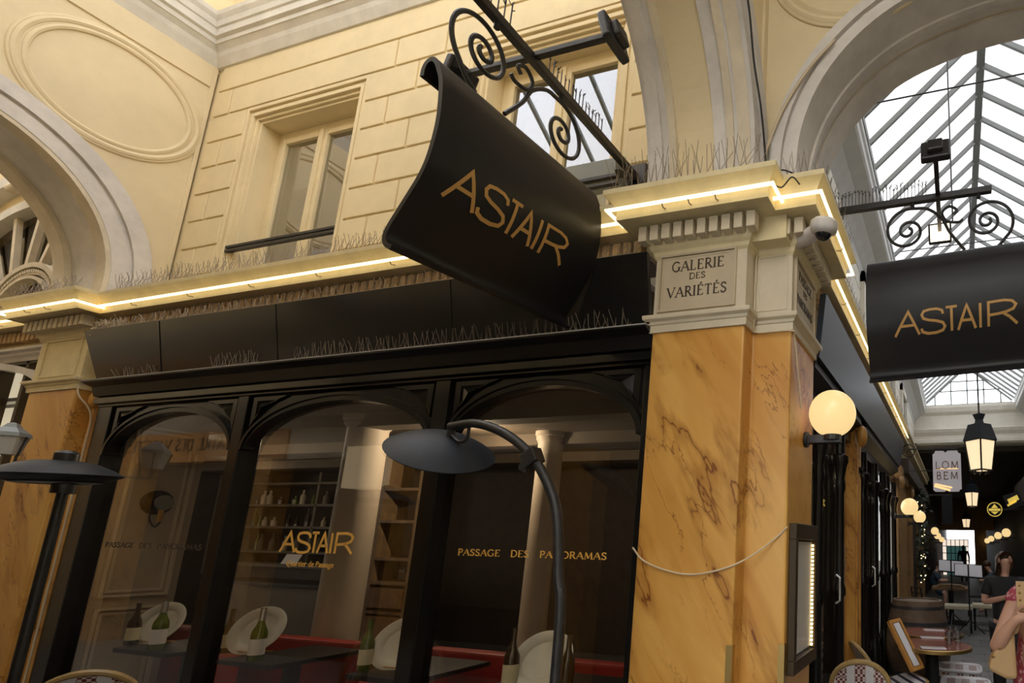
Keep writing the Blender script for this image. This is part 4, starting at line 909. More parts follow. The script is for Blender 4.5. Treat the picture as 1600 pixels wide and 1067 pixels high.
# tables just inside the panes
def dining_table(px0, px1, vv, label, depth=.6, z=.76):
    a, b = pZ(px0, vv, z), pZ(px1, vv, z); t = thing('dining_table', label, 'table', ((a.x+b.x)/2, 3.0, 0), group=None)
    x0, x1 = a.x, b.x; m = M(); m.box(x0, x1, 2.69, 2.69+depth, z-.03, z); m.build('tabletop', 'table_dark', t, bevel=.004)
    m = M(); m.box((x0+x1)/2-.035, (x0+x1)/2+.035, 2.69+depth/2-.035, 2.69+depth/2+.035, .03, z-.03); m.build('pedestal', 'black_iron', t)
    m = M(); m.box((x0+x1)/2-.25, (x0+x1)/2+.25, 2.69+depth/2-.22, 2.69+depth/2+.22, 0, .03); m.build('foot', 'black_iron', t)
    return x0, x1
dining_table(145, 300, 1016, 'dark table behind the left pane set with a platter between two bottles')
dining_table(322, 462, 1033, 'dark table behind the middle pane, beside the left mullion')
dining_table(545, 690, 1052, 'dark table behind the middle pane, beside the right mullion')
dining_table(770, 985, 1068, 'dark table behind the right pane, next to the corner pillar', z=.74)
def platter(px, v, y, r, label, z=.76, tl=-.42):
    c = pY(px, v, y); t = thing('platter', label, 'plate', (c.x, y, z)); n = Vector((.42, -.85, .26)).normalized()
    c = Vector((c.x, y+.04, z+r*.93)); m = M(); m.lathe([(.001, -.012), (r*.60, -.012), (r*.66, -.004), (r*.72, .004), (r*.97, .014), (r, .012), (r*.98, .006), (r*.7, -.008), (r*.6, -.02), (.001, -.02)], c, 36, ax=n, sx=1.12, sy=.92); m.build('dish', 'china_white', t, smooth=True)
    m = M(); m.tube([(c.x-.06, y-.03, z+.004), (c.x-.06, y+.02, z+.02), (c.x-.06, y+.12, z+.004)], .004, 5); m.tube([(c.x+.06, y-.03, z+.004), (c.x+.06, y+.02, z+.02), (c.x+.06, y+.12, z+.004)], .004, 5); m.tube([(c.x-.06, y-.03, z+.02), (c.x+.06, y-.03, z+.02)], .004, 5); m.build('plate_stand', 'gold_letter', t)
platter(232, 1005, 2.88, .155, 'white oval platter propped between two bottles behind the left pane')
platter(388, 1010, 2.88, .165, 'white oval platter propped behind the foil-necked bottle, left mullion side of the middle pane')
platter(615, 1035, 2.88, .165, 'white oval platter propped beside the dark middle mullion')
platter(838, 1045, 2.86, .165, 'white oval platter propped behind the heater pole in the right pane', z=.74)
def bottle(px, v, y, h, gl, lab, neck, label, z=.76):
    c = pY(px, v, y); x = c.x; r = h*.125; t = thing('wine_bottle', label, 'bottle', (x, y, z))
    m = M(); m.lathe([(r*.9, 0), (r, .01), (r, h*.50), (r*.92, h*.57), (r*.6, h*.66), (r*.40, h*.74), (r*.36, h*.80), (r*.36, h*.98), (r*.40, h*.985), (r*.40, h), (.001, h)], (x, y, z), 20); m.build('glass', gl, t, smooth=True)
    m = M(); m.lathe([(r*1.02, h*.12), (r*1.02, h*.42)], (x, y, z), 20, caps=False); m.build('label', lab, t, smooth=True)
    if neck: m = M(); m.lathe([(r*.44, h*.76), (r*.42, h*.99), (.001, h*1.005)], (x, y, z), 16); m.build('foil', neck, t, smooth=True)
bottle(203, 1010, 2.80, .30, 'bottle_brown', 'label_cream', None, 'dark brown wine bottle with a cream label, left of the platter behind the left pane')
bottle(243, 1015, 2.76, .34, 'bottle_green', 'paper_white', 'foil_silver', 'foil-necked green bottle, right of the platter behind the left pane')
bottle(398, 1030, 2.75, .34, 'bottle_green', 'paper_white', 'foil_silver', 'foil-necked green bottle in front of the platter, beside the left mullion')
bottle(352, 1020, 2.86, .30, 'bottle_brown', 'label_cream', None, 'dark bottle half hidden left of the platter behind the middle pane')
bottle(570, 1035, 2.80, .31, 'bottle_green', 'label_cream', None, 'green bottle with a yellowish label left of the platter at the middle mullion')
bottle(655, 1045, 2.80, .36, 'bottle_brown', 'paper_white', 'foil_silver', 'white-necked bottle peeping out from behind the middle mullion')
bottle(797, 1055, 2.80, .34, 'bottle_brown', 'label_cream', None, 'dark red wine bottle with a cream label left of the heater pole', z=.74)
bottle(885, 1055, 2.84, .32, 'bottle_brown', 'bottle_brown', None, 'dark unlabelled bottle just right of the heater pole', z=.74)
# red banquettes
def banquette(x0, x1, y, label):
    t = thing('banquette', label, 'bench', ((x0+x1)/2, y, 0))
    m = M(); m.box(x0, x1, y+.12, y+(.22 if x0 == -5.7 else .55), .0, .46); m.build('seat', 'banquette_red', t, bevel=.03)
    m = M(); m.box(x0, x1, y, y+.12, 0, .78); m.build('backrest', 'banquette_red', t, bevel=.02)
banquette(-7.6, -6.35, 3.36, 'red banquette at the taupe wall, showing between left bottles and mullion')
banquette(-5.7, -4.5, 3.34, 'red banquette behind the foil-necked bottle of the middle pane')
banquette(-3.85, -1.15, 3.40, 'red banquette along the right pane')
# counter, shelves, rack
t = thing('bar_counter', 'taupe bar counter deep behind the middle pane', 'counter', (-8.1, 5.2, 0))
m = M(); m.box(-9.3, -7.2, 5.0, 5.4, 0, .96); m.build('front', 'counter_taupe', t); m = M(); m.box(-9.35, -7.15, 4.96, 5.45, .96, 1.0); m.build('worktop', 'table_dark', t)
t = thing('back_bar', 'dark raised bar behind the taupe counter', 'counter', (-8.6, 6.0, 0))
m = M(); m.box(-10.5, -7.0, 5.8, 6.1, 0, 1.12); m.build('front', 'interior_dark', t); m = M(); m.box(-10.5, -7.0, 5.75, 6.15, 1.12, 1.16); m.build('worktop', 'counter_taupe', t)
t = thing('bottle_shelves', 'dim wall shelves of glasses and bottles behind the bar counter', 'shelf', (-10.5, 6.8, 0))
m = M()
for z in (1.3, 1.7, 2.06, 2.42): m.box(-12.4, -8.6, 6.5, 6.8, z-.018, z+.018)
m.build('shelf_boards', 'counter_taupe', t)
m = M()
for x in (-12.4, -11.65, -10.0, -8.6): m.box(x-.025, x+.025, 6.5, 6.8, .9, 2.6)
m.build('uprights', 'counter_taupe', t)
rnd = random.Random(4)
for z in (1.318, 1.718, 2.078):
    for x in [-12.2+.19*i for i in range(18)]:
        if rnd.random() < .25: continue
        h = rnd.uniform(.12, .3); m = M(); r = rnd.uniform(.03, .05); m.lathe([(r, 0), (r, h*.6), (r*.4, h*.75), (r*.4, h), (.001, h)], (x, 6.62+rnd.uniform(-.04, .04), z), 10)
        tag(m.build('shelf_bottle', rnd.choice(['bottle_green', 'bottle_brown', 'counter_taupe', 'column_white']), None, smooth=True), 'small bottle or glass standing on the dim shelves behind the bar', 'bottle', 'bottles on the bar shelves')
t = thing('display_rack', 'warm wooden rack with drawers behind the middle mullion', 'shelf', (-5.8, 4.7, 0))
m = M(); m.box(-6.12, -6.06, 4.6, 4.9, 0, 2.5); m.build('upright', 'wood_ladder', t); m = M(); m.box(-5.58, -5.52, 4.6, 4.9, 0, 2.5); m.build('upright', 'wood_ladder', t)
for z in (.5, .8, 1.1, 1.35, 1.75, 2.1): m = M(); m.box(-6.06, -5.58, 4.6, 4.9, z-.015, z+.015); m.build('shelf', 'wood_ladder', t)
for z0, z1 in ((.85, 1.05), (.54, .76)): m = M(); m.box(-6.04, -5.6, 4.58, 4.88, z0, z1); m.build('drawer', 'wood_warm', t)
c = pY(455, 877, 5.95)
t = thing('menu_card', 'white card standing on the raised bar behind the gilt name', 'card', (c.x, 5.95, 1.16))
m = M(); m.obox((c.x, 5.95, 1.23), (.16, 0, 0), (0, .03, .07), (0, .003, 0)); m.build('sheet', 'paper_white', t)
t = thing('dining_table', 'dark laid table deep inside, behind the right pane', 'table', (-1.9, 4.4, 0))
m = M(); m.box(-2.6, -1.3, 4.2, 4.9, .73, .76); m.build('tabletop', 'table_dark', t); m = M(); m.box(-2.0, -1.92, 4.5, 4.58, 0, .73); m.build('pedestal', 'black_iron', t)
m = M(); m.box(-2.3, -1.5, 4.25, 4.8, .762, .768); m.build('linen', 'china_white', t)
for (x, y, e) in ((-4.5, 4.2, 38), (-2.2, 4.9, 5), (-8.2, 4.0, 15), (-10.2, 5.4, 6)):  # unseen fill lights added to brighten the dining room, not real fittings
    L = bpy.data.lights.new('interior_fill', 'POINT'); L.energy = e; L.color = (1, .82, .60); L.shadow_soft_size = 0; o = bpy.data.objects.new('interior_fill', L); COL.objects.link(o); o.location = (x, y, 2.45)

# ================================================================== LEFT END OF THE GALLERY (next shop)
t = thing('neighbour_shopfront', 'grey framed shop window with bright panes, left of the left pillar', 'shopfront', (-8.8, 2.6, 0))
m = M(); m.box(-12, -7.35, 2.62, 2.9, 3.07, 3.14); m.mould([(-12, 2.62), (-7.36, 2.62)], [(-.02, 3.04), (.03, 3.045), (.04, 3.07), (.06, 3.09), (.06, 3.11), (.085, 3.125), (.085, 3.15), (-.02, 3.15)]); m.build('head', 'stone_grey', t)
m = M()
for x in (-7.40, -7.78, -8.2, -8.62, -9.1): m.box(x-.022, x+.022, 2.60, 2.68, 0, 3.07)
m.box(-12, -7.38, 2.60, 2.68, 3.02, 3.07); m.box(-12, -7.38, 2.60, 2.68, 2.28, 2.33); m.build('frame', 'bronze_dark', t)
m = M(); m.box(-12, -7.4, 2.66, 2.67, 0, 3.05); m.build('pane', 'case_glass', t)
m = M(); m.box(-12, -7.36, 2.74, 2.76, 1.7, 3.06); m.build('blind', 'glow_blind', t); m = M(); m.box(-12, -7.36, 2.9, 2.94, 0, 1.7); m.build('display_back', 'wood_ladder', t)
m = M(); A = arc(-8.6, 2.74, 1.17, .26, 180, 0, 20); B = arc(-8.6, 2.74, 1.23, .32, 180, 0, 20); m.strip(A, B, fxz, 2.56, 2.66); m.build('arched_moulding', 'stone_grey', t)
c = pY(8, 712, 2.25); t = thing('wall_lantern', 'white glazed bracket lantern at the left edge beside the left pillar', 'lantern', c); k_ = .48
m = M()
for k in range(4): a = k*math.pi/2+.5; m.tube([(c.x+.14*k_*math.cos(a), 2.25+.14*k_*math.sin(a), c.z), (c.x+.20*k_*math.cos(a), 2.25+.20*k_*math.sin(a), c.z+.30*k_)], .006, 5)
for k in range(4): a = k*math.pi/2+.5; m.tube(bez([(c.x+.14*k_*math.cos(a), 2.25+.14*k_*math.sin(a), c.z), (c.x+.12*k_*math.cos(a), 2.25+.12*k_*math.sin(a), c.z-.06), (c.x+.03, 2.25, c.z-.075)], 5), .006, 5)
m.tube([(c.x, 2.25, c.z-.08), (c.x, 2.62, c.z-.08)], .01, 6); m.build('cage', 'black_iron', t)
m = M(); m.lathe([(.22*k_, .30*k_), (.20*k_, .36*k_), (.10*k_, .44*k_), (.06*k_, .50*k_), (.0, .52*k_)], c, 4); m.build('hood', 'zinc_grey', t)
m = M(); m.lathe([(.135*k_, .01), (.195*k_, .30*k_)], c, 4, caps=False); m.build('panes', 'curtain_white', t)
# arched fanlight seen through the left arch and the carved pediment on the cornice
YF = 2.86; g = [pY(0, 401, YF), pY(45, 361, YF), pY(92, 334, YF)]
cxf, rf = -9.05, 1.75
m = M(); A = arc(cxf, 3.46, rf, 1.42, 180, 0, 36); B = arc(cxf, 3.46, rf+.10, 1.52, 180, 0, 36); m.strip(A, B, fxz, 2.79, 2.95)
A = arc(cxf, 3.46, rf+.30, 1.72, 180, 0, 36); B = arc(cxf, 3.46, rf+.42, 1.84, 180, 0, 36); m.strip(A, B, fxz, 2.72, 2.84); S(m, 'trim_fanlight_surround', 'stone_pale')
m = M()
for a in range(15, 180, 15): m.bar((cxf+.5*math.cos(math.radians(a)), 2.86, 3.46+.4*math.sin(math.radians(a))), (cxf+rf*math.cos(math.radians(a)), 2.86, 3.46+1.42*math.sin(math.radians(a))), .045, .05)
A = arc(cxf, 3.46, .5, .4, 180, 0, 18); B = arc(cxf, 3.46, .55, .45, 180, 0, 18); m.strip(A, B, fxz, 2.82, 2.9)
w = S(m, 'window_3', 'stone_cream')
m = M(); A = arc(cxf, 3.46, rf, 1.42, 180, 0, 36); m.prism(A, fxz, 2.90, 2.905); S(m, 'pane', 'fan_glass', w)
m = M(); m.box(-12, -7.3, 3.05, 3.1, 3.4, 6.4); S(m, 'wall_back_far', 'room_grey')
m = M(); m.strip(arc(cxf, 3.46, rf+.10, 1.52, 180, 0, 36), around(37, [(-12, 3.42), (-12, 6.4), (-7.2, 6.4), (-7.2, 3.42)]), fxz, 2.84, 3.0); S(m, 'wall_back_far', 'plaster_yellow')
t = thing('carved_pediment', 'carved round pediment with beaded bands on the cornice at the left edge', 'ornament', (-8.0, 2.55, 3.46))
m = M(); cxp, zp = -7.98, 3.40
for ra, w_, dd in ((.56, .05, .04), (.49, .03, .025), (.44, .03, .04)):
    m.strip(arc(cxp, zp, ra, ra*.92, 180, 0, 28), arc(cxp, zp, ra+w_, (ra+w_)*.92, 180, 0, 28), fxz, 2.56-dd, 2.8)
for k in range(44): a = math.radians(4+k*4); m.obox((cxp+.525*math.cos(a), 2.54, zp+.525*.92*math.sin(a)), (.012, 0, 0), (0, .014, 0), (0, 0, .014))
m.build('bands', 'stone_cream', t)
m = M(); m.prism(arc(cxp, zp, .43, .40, 180, 0, 24), fxz, 2.60, 2.8); m.build('infill', 'soil', t)
t = thing('scroll_ornament', 'carved stone scroll ends under the left arch at the left edge', 'ornament', (-8.3, 2.7, 4.6)); c = pY(30, 275, 2.70)
m = M(); m.tube([c+Vector((-.12, 0, .10)), c, c+Vector((.10, 0, -.10))], [.05, .06, .035], 10); m.tube([c+Vector((.03, -.03, -.18)), c+Vector((.17, -.03, -.14))], [.05, .04], 10); m.build('scroll', 'stone_cream', t, smooth=True)

# ================================================================== PASSAGE, LEFT SIDE
t = thing('slate_fascia', 'slate-blue tilted fascia board over the passage side of the restaurant', 'fascia', (-.85, 6, 2.7))
m = M(); ye = 8.4
m.add([(-.735, 3.12, 3.13), (-.735, ye, 3.13), (-.775, ye-.35, 2.72), (-.775, 3.12, 2.72), (-.775, 3.12, 3.13), (-.775, ye, 3.13), (-.81, ye-.35, 2.72), (-.81, 3.12, 2.72)],
    [(0, 1, 2, 3), (4, 7, 6, 5), (0, 4, 5, 1), (3, 2, 6, 7), (0, 3, 7, 4), (1, 5, 6, 2)]); m.build('board', 'slate_blue', t)
m = M(); m.prism([(-.80, 2.72), (-.80, 2.66), (-.9, 2.60), (-.95, 2.60), (-.95, 2.72)], lambda a, b, d: (a, d, b), 3.12, ye-.3); m.build('soffit', 'black_satin', t)
t = thing('passage_shopfront', 'black columned shop windows along the left of the passage', 'shopfront', (-.93, 5.8, 0))
m = M(); m.box(-.97, -.90, 3.11, 8.6, 2.5, 2.66); m.box(-.97, -.92, 3.11, 8.6, 0, .5); m.build('frame', 'black_gloss', t, bevel=.004)
for y in (3.2, 3.62, 4.35, 5.05, 5.5, 6.3, 7.1, 7.5, 8.3):
    m = M(); m.lathe([(.07, 0), (.07, .5), (.05, .56), (.045, .62), (.042, 1.2), (.055, 1.22), (.055, 1.26), (.042, 1.3), (.04, 2.0), (.05, 2.04), (.05, 2.08), (.042, 2.12), (.06, 2.22), (.075, 2.26), (.075, 2.3), (.045, 2.32), (.045, 2.52)], (-.90, y, 0), 14); m.build('column', 'black_gloss', t, smooth=True)
m = M(); m.box(-.945, -.938, 3.15, 8.5, .5, 2.5); m.build('pane', 'shop_glass', t)
m = M(); m.box(-.955, -.945, 4.55, 4.85, 1.15, 1.62); m.build('notice', 'paper_white', t)
for y in (4.05, 5.85): m = M(); m.tube([(-.86, y, 1.18), (-.83, y, 1.2), (-.83, y, 1.36), (-.86, y, 1.38)], .009, 6); m.build('door_handle', 'foil_silver', t)
def wall_pilaster(y0, y1, label, mt='wood_panel'):
    t = thing('pilaster', label, 'pilaster', (-.9, (y0+y1)/2, 0))
    m = M(); m.box(-.999, -.86, y0, y1, 0, 2.75); m.build('shaft', mt, t)
    m = M(); n = max(2, int((y1-y0)/.12))
    for k in range(n): m.box(-.862, -.845, y0+(k+.25)*(y1-y0)/n, y0+(k+.75)*(y1-y0)/n, .2, 2.5)
    m.build('flutes', mt, t); m = M(); m.box(-.999, -.80, y0-.02, y1+.02, 2.62, 2.82); m.sphere((-.80, y0, 2.56), .05, .06, .10); m.build('capital', mt, t)
wall_pilaster(4.95-.1, 5.1, 'narrow ochre pilaster between the black shop columns', 'marble_ochre')
wall_pilaster(8.6, 9.9, 'wide fluted wooden pilaster below the second globe lamp')
wall_pilaster(10.6, 11.3, 'fluted wooden pilaster below the third globe lamp')
wall_pilaster(14.5, 15.2, 'far wooden pilaster beside the string lights')
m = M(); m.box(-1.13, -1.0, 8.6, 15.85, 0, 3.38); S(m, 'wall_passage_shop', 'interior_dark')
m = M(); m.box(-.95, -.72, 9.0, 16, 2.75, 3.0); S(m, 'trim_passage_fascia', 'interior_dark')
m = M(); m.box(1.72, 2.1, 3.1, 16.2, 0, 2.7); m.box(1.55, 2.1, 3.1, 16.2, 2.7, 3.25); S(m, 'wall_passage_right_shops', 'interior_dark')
globe_lamp(-.65, 8.12, 2.15, .125, 'second glowing globe lamp on the wooden pilaster', -.86)
globe_lamp(-.65, 10.37, 2.12, .11, 'third glowing globe lamp along the left wall', -.86)
for k, (y, z) in enumerate(((19.3, 2.1), (22, 1.99), (27.8, 1.92))):
    globe_lamp(-.72, y, z, .13, ('fourth globe lamp along the left wall, far off', 'fifth globe lamp along the left wall, far off', 'last globe lamp along the left wall, by the far door')[k], -1.05)
for k, (y, z) in enumerate(((13.2, 2.2), (20.4, 2.10), (24.5, 2.08), (29.5, 2.02), (33.5, 1.96))):
    globe_lamp(1.62, y, z, .15, ('globe lamp on the right wall, at the right edge of the picture', 'second globe lamp on the right wall', 'third globe lamp on the right wall', 'fourth globe lamp on the right wall', 'last and smallest globe lamp on the right wall')[k], 2.0 if y > 16 else 1.72)
# hanging lanterns
def lantern(c, k, label, rod):
    t = thing('hanging_lantern', label, 'lantern', (c[0], c[1], c[2])); x, y, z = c
    m = M(); m.lathe([(.135*k, .0), (.19*k, .40*k)], c, 4, ax=(0, 0, 1)); m.build('panes', 'lantern_pane', t)
    m = M()
    for i in range(4):
        a = i*math.pi/2; m.tube([(x+.137*k*math.cos(a), y+.137*k*math.sin(a), z), (x+.193*k*math.cos(a), y+.193*k*math.sin(a), z+.4*k)], .012*k, 5)
    for q, r in ((0, .14), (.4, .20)):
        m.tube([(x+r*k*math.cos(i*math.pi/2), y+r*k*math.sin(i*math.pi/2), z+q*k) for i in range(4)], .013*k, 5, closed=True)
    for i in range(8): a = i*math.pi/4; m.tube([(x+.12*k*math.cos(a), y+.12*k*math.sin(a), z), (x+.09*k*math.cos(a+.2), y+.09*k*math.sin(a+.2), z-.05*k)], .01*k, 4)
    m.build('cage', 'black_iron', t)
    m = M(); m.lathe([(.22*k, .40*k), (.155*k, .60*k), (.15*k, .62*k), (.06*k, .64*k), (.05*k, .68*k), (.075*k, .74*k), (.085*k, .76*k), (.001, .77*k)], c, 4); m.build('hood', 'slate_blue', t)
    m = M(); m.tube([(x, y, z+.76*k), (x, y, rod)], .012, 6); m.build('rod', 'black_iron', t)
    return t
c = pY(1533, 735, 7.6); lantern((c.x, 7.6, c.z), 1.0, 'nearest hanging lantern with a slate hood, lit, over the passage', 6.70)
c = pY(1519, 791, 16.8); lantern((c.x, 16.8, c.z), 1.0, 'second hanging lantern, farther down the passage', 4.3)
c = pY(1510, 824, 28); lantern((c.x, 28, c.z), 1.0, 'third hanging lantern, smallest and farthest', 4.3)
# projecting shop signs
y = 9.0; a = pY(1457, 705, y); b = pY(1503, 768, y)
t = thing('projecting_sign', 'white glowing notched sign lettered in two lines, hanging over the passage', 'sign', ((a.x+b.x)/2, y, b.z))
w_, h_ = b.x-a.x, a.z-b.z; cxs, czs = (a.x+b.x)/2, (a.z+b.z)/2
pl = [(-.5, -.46), (-.42, -.5), (-.1, -.5), (-.03, -.46), (.05, -.5), (.4, -.5), (.44, -.45), (.5, -.44), (.5, .42), (.42, .44), (.38, .5), (.04, .5), (-.04, .45), (-.12, .5), (-.4, .5), (-.44, .44), (-.5, .42)]
m = M(); m.prism([(cxs+p[0]*w_, czs+p[1]*h_) for p in pl], fxz, y-.02, y+.02); bo = m.build('board', 'white_sign', t)
for s_, z_ in (('LOM', czs+.04), ('BEM', czs-.13)): m = M(); letters(m, s_, .115, .014, lambda p, q, d: (p, y-.021-d, q), cxs, z_, .003, serif=False, center=True, space=.28); m.build('lettering', 'letter_taupe', bo)
m = M(); m.box(cxs-w_*.4, cxs+w_*.4, y-.022, y-.0205, czs+.03, czs+.045); m.obox((cxs-.06, y-.022, czs-.235), (.13, 0, -.03), (0, .001, 0), (.003, 0, .012)); m.obox((cxs-.08, y-.022, czs-.27), (.12, 0, -.035), (0, .001, 0), (.004, 0, .016)); m.build('glow_bars', 'sign_glow', bo)
m = M(); m.bar((-1.1, y, czs+h_*.56), (cxs+w_*.45, y, czs+h_*.56), .022); m.bar((-.86, y, czs+h_*.02), (cxs-w_*.5, y, czs+h_*.02), .012); m.tube(arc3 if False else [(-.72+.10*math.cos(k*math.pi/8), y, czs+h_*.56-.02+.10*math.sin(k*math.pi/8)) for k in range(16)], .009, 5, closed=True); m.build('bracket', 'black_iron', t)
def round_sign(px, v, y, r, label):
    c = pY(px, v, y); t = thing('round_sign', label, 'sign', (c.x, y, c.z))
    m = M(); m.lathe([(r, -.03), (r, .03)], c, 28, ax=(0, 1, 0)); m.build('disc', 'cloth_black', t)
    m = M(); m.tube([(c.x+r*.95*math.cos(k*math.pi/14), y-.032, c.z+r*.95*math.sin(k*math.pi/14)) for k in range(28)], r*.06, 5, closed=True)
    m.box(c.x-r*.75, c.x+r*.75, y-.036, y-.03, c.z-r*.2, c.z+r*.12)
    m.prism([(c.x-r*.45, c.z+r*.2), (c.x+r*.45, c.z+r*.2), (c.x, c.z+r*.75)], fxz, y-.036, y-.03); m.prism([(c.x-r*.5, c.z-r*.3), (c.x+r*.5, c.z-r*.3), (c.x, c.z-r*.7)], fxz, y-.036, y-.03); m.build('emblem', 'yellow_sign', t)
    m = M(); m.bar((c.x+r, y, c.z), (1.75, y, c.z+.02), .03); m.build('bracket', 'black_iron', t)
round_sign(1554, 796, 15.5, .19, 'round black and yellow lit sign on the right side of the passage')
t = thing('shop_sign', 'tilted yellow lit sign high at the right edge of the passage', 'sign', (1.5, 12, 2.6)); c = pY(1583, 782, 12.5)
m = M(); m.obox(c, (.16, 0, .05), (0, .03, 0), (-.05, 0, .15)); m.build('panel', 'cloth_black', t); m = M(); m.obox(c+Vector((0, -.032, .02)), (.10, 0, .05), (0, .003, 0), (-.02, 0, .05)); m.obox(c+Vector((-.03, -.032, -.06)), (.09, 0, .05), (0, .003, 0), (-.01, 0, .02)); m.build('emblem', 'yellow_sign', t)
t = thing('blade_sign', 'dark hanging shop panel below the glowing sign', 'sign', (-.5, 14, 1.9)); a = pY(1471, 775, 14); b = pY(1489, 819, 14)
m = M(); m.box(a.x, b.x, 13.98, 14.02, b.z, a.z); m.build('board', 'cloth_black', t); m = M(); m.bar((-1.0, 14, a.z+.03), (b.x, 14, a.z+.03), .03); m.build('bracket', 'black_iron', t)
# climbing foliage with string lights
t = thing('climbing_foliage', 'dark foliage with string lights on the left wall of the passage', 'plant', (-.8, 12.6, 0)); rnd = random.Random(9)
m = M()
for k in range(420):
    c = Vector((-.82+abs(rnd.gauss(0, .09)), 12.4+rnd.gauss(0, .45), rnd.uniform(.9, 2.75))); d1 = Vector((rnd.gauss(0, 1), rnd.gauss(0, 1), rnd.gauss(0, 1))).normalized()*.05; d2 = d1.orthogonal().normalized()*.03
    m.add([c-d1, c+d2, c+d1, c-d2], [(0, 1, 2, 3)])
m.build('leaves', 'foliage', t); m = M()
for k in range(26): m.sphere((-.72+rnd.uniform(-.03, .06), 12.2+rnd.gauss(0, .4), rnd.uniform(.8, 2.5)), .011, nu=6, nv=4)
m.build('string_lights', 'fairy_bulb', t)
# far end of the passage: glazed door to the street
t = thing('street_door', 'bright glazed street door at the far end of the passage', 'door', (-.1, 33.8, 0)); y = 33.8; a = pY(1472, 842, y); b = pY(1514, 880, y)
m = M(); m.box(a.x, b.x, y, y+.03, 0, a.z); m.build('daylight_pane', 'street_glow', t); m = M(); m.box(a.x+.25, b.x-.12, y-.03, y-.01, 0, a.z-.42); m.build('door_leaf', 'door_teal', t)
m = M()
for k in range(7): x = a.x+(b.x-a.x)*k/6; m.box(x-.02, x+.02, y-.06, y-.03, 0, a.z)
for z in (a.z-.02, a.z-.40, a.z-.8, a.z-1.2): m.box(a.x, b.x, y-.06, y-.03, z-.02, z+.02)
m.build('glazing_bars', 'black_iron', t)
# ================================================================== TERRACE IN THE PASSAGE
def rrect(w, h, r, n=5):   # rounded outline, centred in x, from y=0 up
    L = []
    for cx_, cy_, a in ((w/2-r, h-r, 0), (-w/2+r, h-r, 90), (-w/2+r, r, 180), (w/2-r, r, 270)): L += arc(cx_, cy_, r, r, a, a+90, n)
    return L
def bistro_chair(label, loc, rz, weave_='wicker_check', seat='wicker_check', tip=0, group=None, back=True):
    t = thing('bistro_chair', label, 'chair', loc, 0, group, local=True); t.rotation_euler = (tip, 0, rz)
    m = M()
    for s in (-1, 1): m.tube([(s*.17, .18, 0), (s*.165, .17, .44)], .014, 8)
    for s in (-1, 1):
        lg = M(); lg.tube([(s*.18, .19, 0), (s*.165, .17, .44)], .014, 8); lg.build('leg', 'rattan', t, smooth=True)
        lg = M(); lg.tube([(s*.17, -.21, 0), (s*.165, -.19, .44)], .014, 8); lg.build('leg', 'rattan', t, smooth=True)
    m = M(); m.tube([(p[0], p[1]-.20, .44) for p in rrect(.40, .40, .10)], .017, 8, closed=True); m.tube([(p[0]*.9, p[1]*.9-.18, .22) for p in rrect(.38, .40, .05)], .008, 6, closed=True); m.build('seat_frame', 'rattan', t, smooth=True)
    m = M(); m.prism([(p[0], p[1]-.19) for p in rrect(.385, .38, .09)], lambda a, b, d: (a, b, d), .438, .458); m.build('seat', seat, t)
    if back:
        bf = lambda a, b, d: (a, -.19-b*.20+d-.05*(1-(a/.2)**2)*.6, .44+b)
        fr_ = M(); fr_.tube([bf(p[0], p[1], 0) for p in [(-.165, 0)]+[(-.175, .12)]+[(-q[0], q[1]) for q in []]+list(reversed(arc(.0, .27, .185, .16, 0, 180, 18)))+[(.175, .12), (.165, 0)]], .017, 8); fr_.build('back_frame', 'rattan', t, smooth=True)
        O = [(-.16, .06)]+list(reversed(arc(0, .27, .168, .143, 0, 180, 18)))+[(.16, .06)]
        m = M(); m.prism(O, lambda a, b, d: bf(a, b, d), -.006, .006); m.build('backrest', weave_, t)
    return t
c = pZ(1318, 1030, .87); bistro_chair('burgundy checked wicker chair with white bands, nearest the menu case', (c.x+.07, c.y+.27, 0), math.radians(8))
c = pZ(120, 1047, .88); bistro_chair('burgundy checked wicker chair at the bottom left, before the left heater pole', (-4.60, 2.10, 0), math.radians(52))
c = pZ(232, 1066, .87); bistro_chair('wicker chair at the bottom edge, only its top curl showing right of the left one', (c.x+.263, c.y-.096, -.03), math.radians(-110))
bistro_chair('white and dark striped wicker chair tipped back by the shop columns', (-.40, 4.90, .05), math.radians(-62), 'wicker_stripe', 'wicker_stripe_seat', tip=.25)
def stool(label, loc):
    t = thing('wicker_stool', label, 'stool', loc, 0, local=True)
    m = M(); m.prism([(p[0], p[1]-.17) for p in rrect(.38, .34, .08)], lambda a, b, d: (a, b, d), .40, .47); m.build('seat', 'wicker_check', t, bevel=.015)
    m = M(); m.tube([(p[0], p[1]-.175, .472) for p in rrect(.385, .35, .08)], .016, 8, closed=True); m.build('rim', 'paper_white', t, smooth=True)
    for sx in (-1, 1):
        for sy in (-1, 1): m = M(); m.tube([(sx*.16, sy*.14, 0), (sx*.15, sy*.13, .40)], .014, 8); m.build('leg', 'rattan', t)
stool('farther wicker stool with a white rim, right of the red table leg', (-.02, 5.75, 0))
stool('nearer wicker stool with a white rim, at the bottom edge', (.03, 5.15, 0))
def red_table(c, label):
    t = thing('bistro_table', label, 'table', (c[0], c[1], 0)); x, y = c
    m = M(); m.lathe([(.001, .72), (.315, .72), (.322, .728), (.322, .752), (.001, .754)], (x, y, 0), 40); m.build('tabletop', 'table_red', t, smooth=True)
    m = M(); m.lathe([(.322, .722), (.33, .724), (.33, .750), (.322, .754)], (x, y, 0), 40, caps=False); m.build('rim', 'brass', t, smooth=True)
    m = M(); m.lathe([(.05, .03), (.045, .70), (.12, .72), (.001, .72)], (x, y, 0), 20); m.build('pedestal', 'cloth_black', t, smooth=True)
    m = M(); m.lathe([(.17, 0), (.17, .02), (.06, .05), (.001, .05)], (x, y, 0), 24); m.build('foot', 'cloth_black', t, smooth=True)
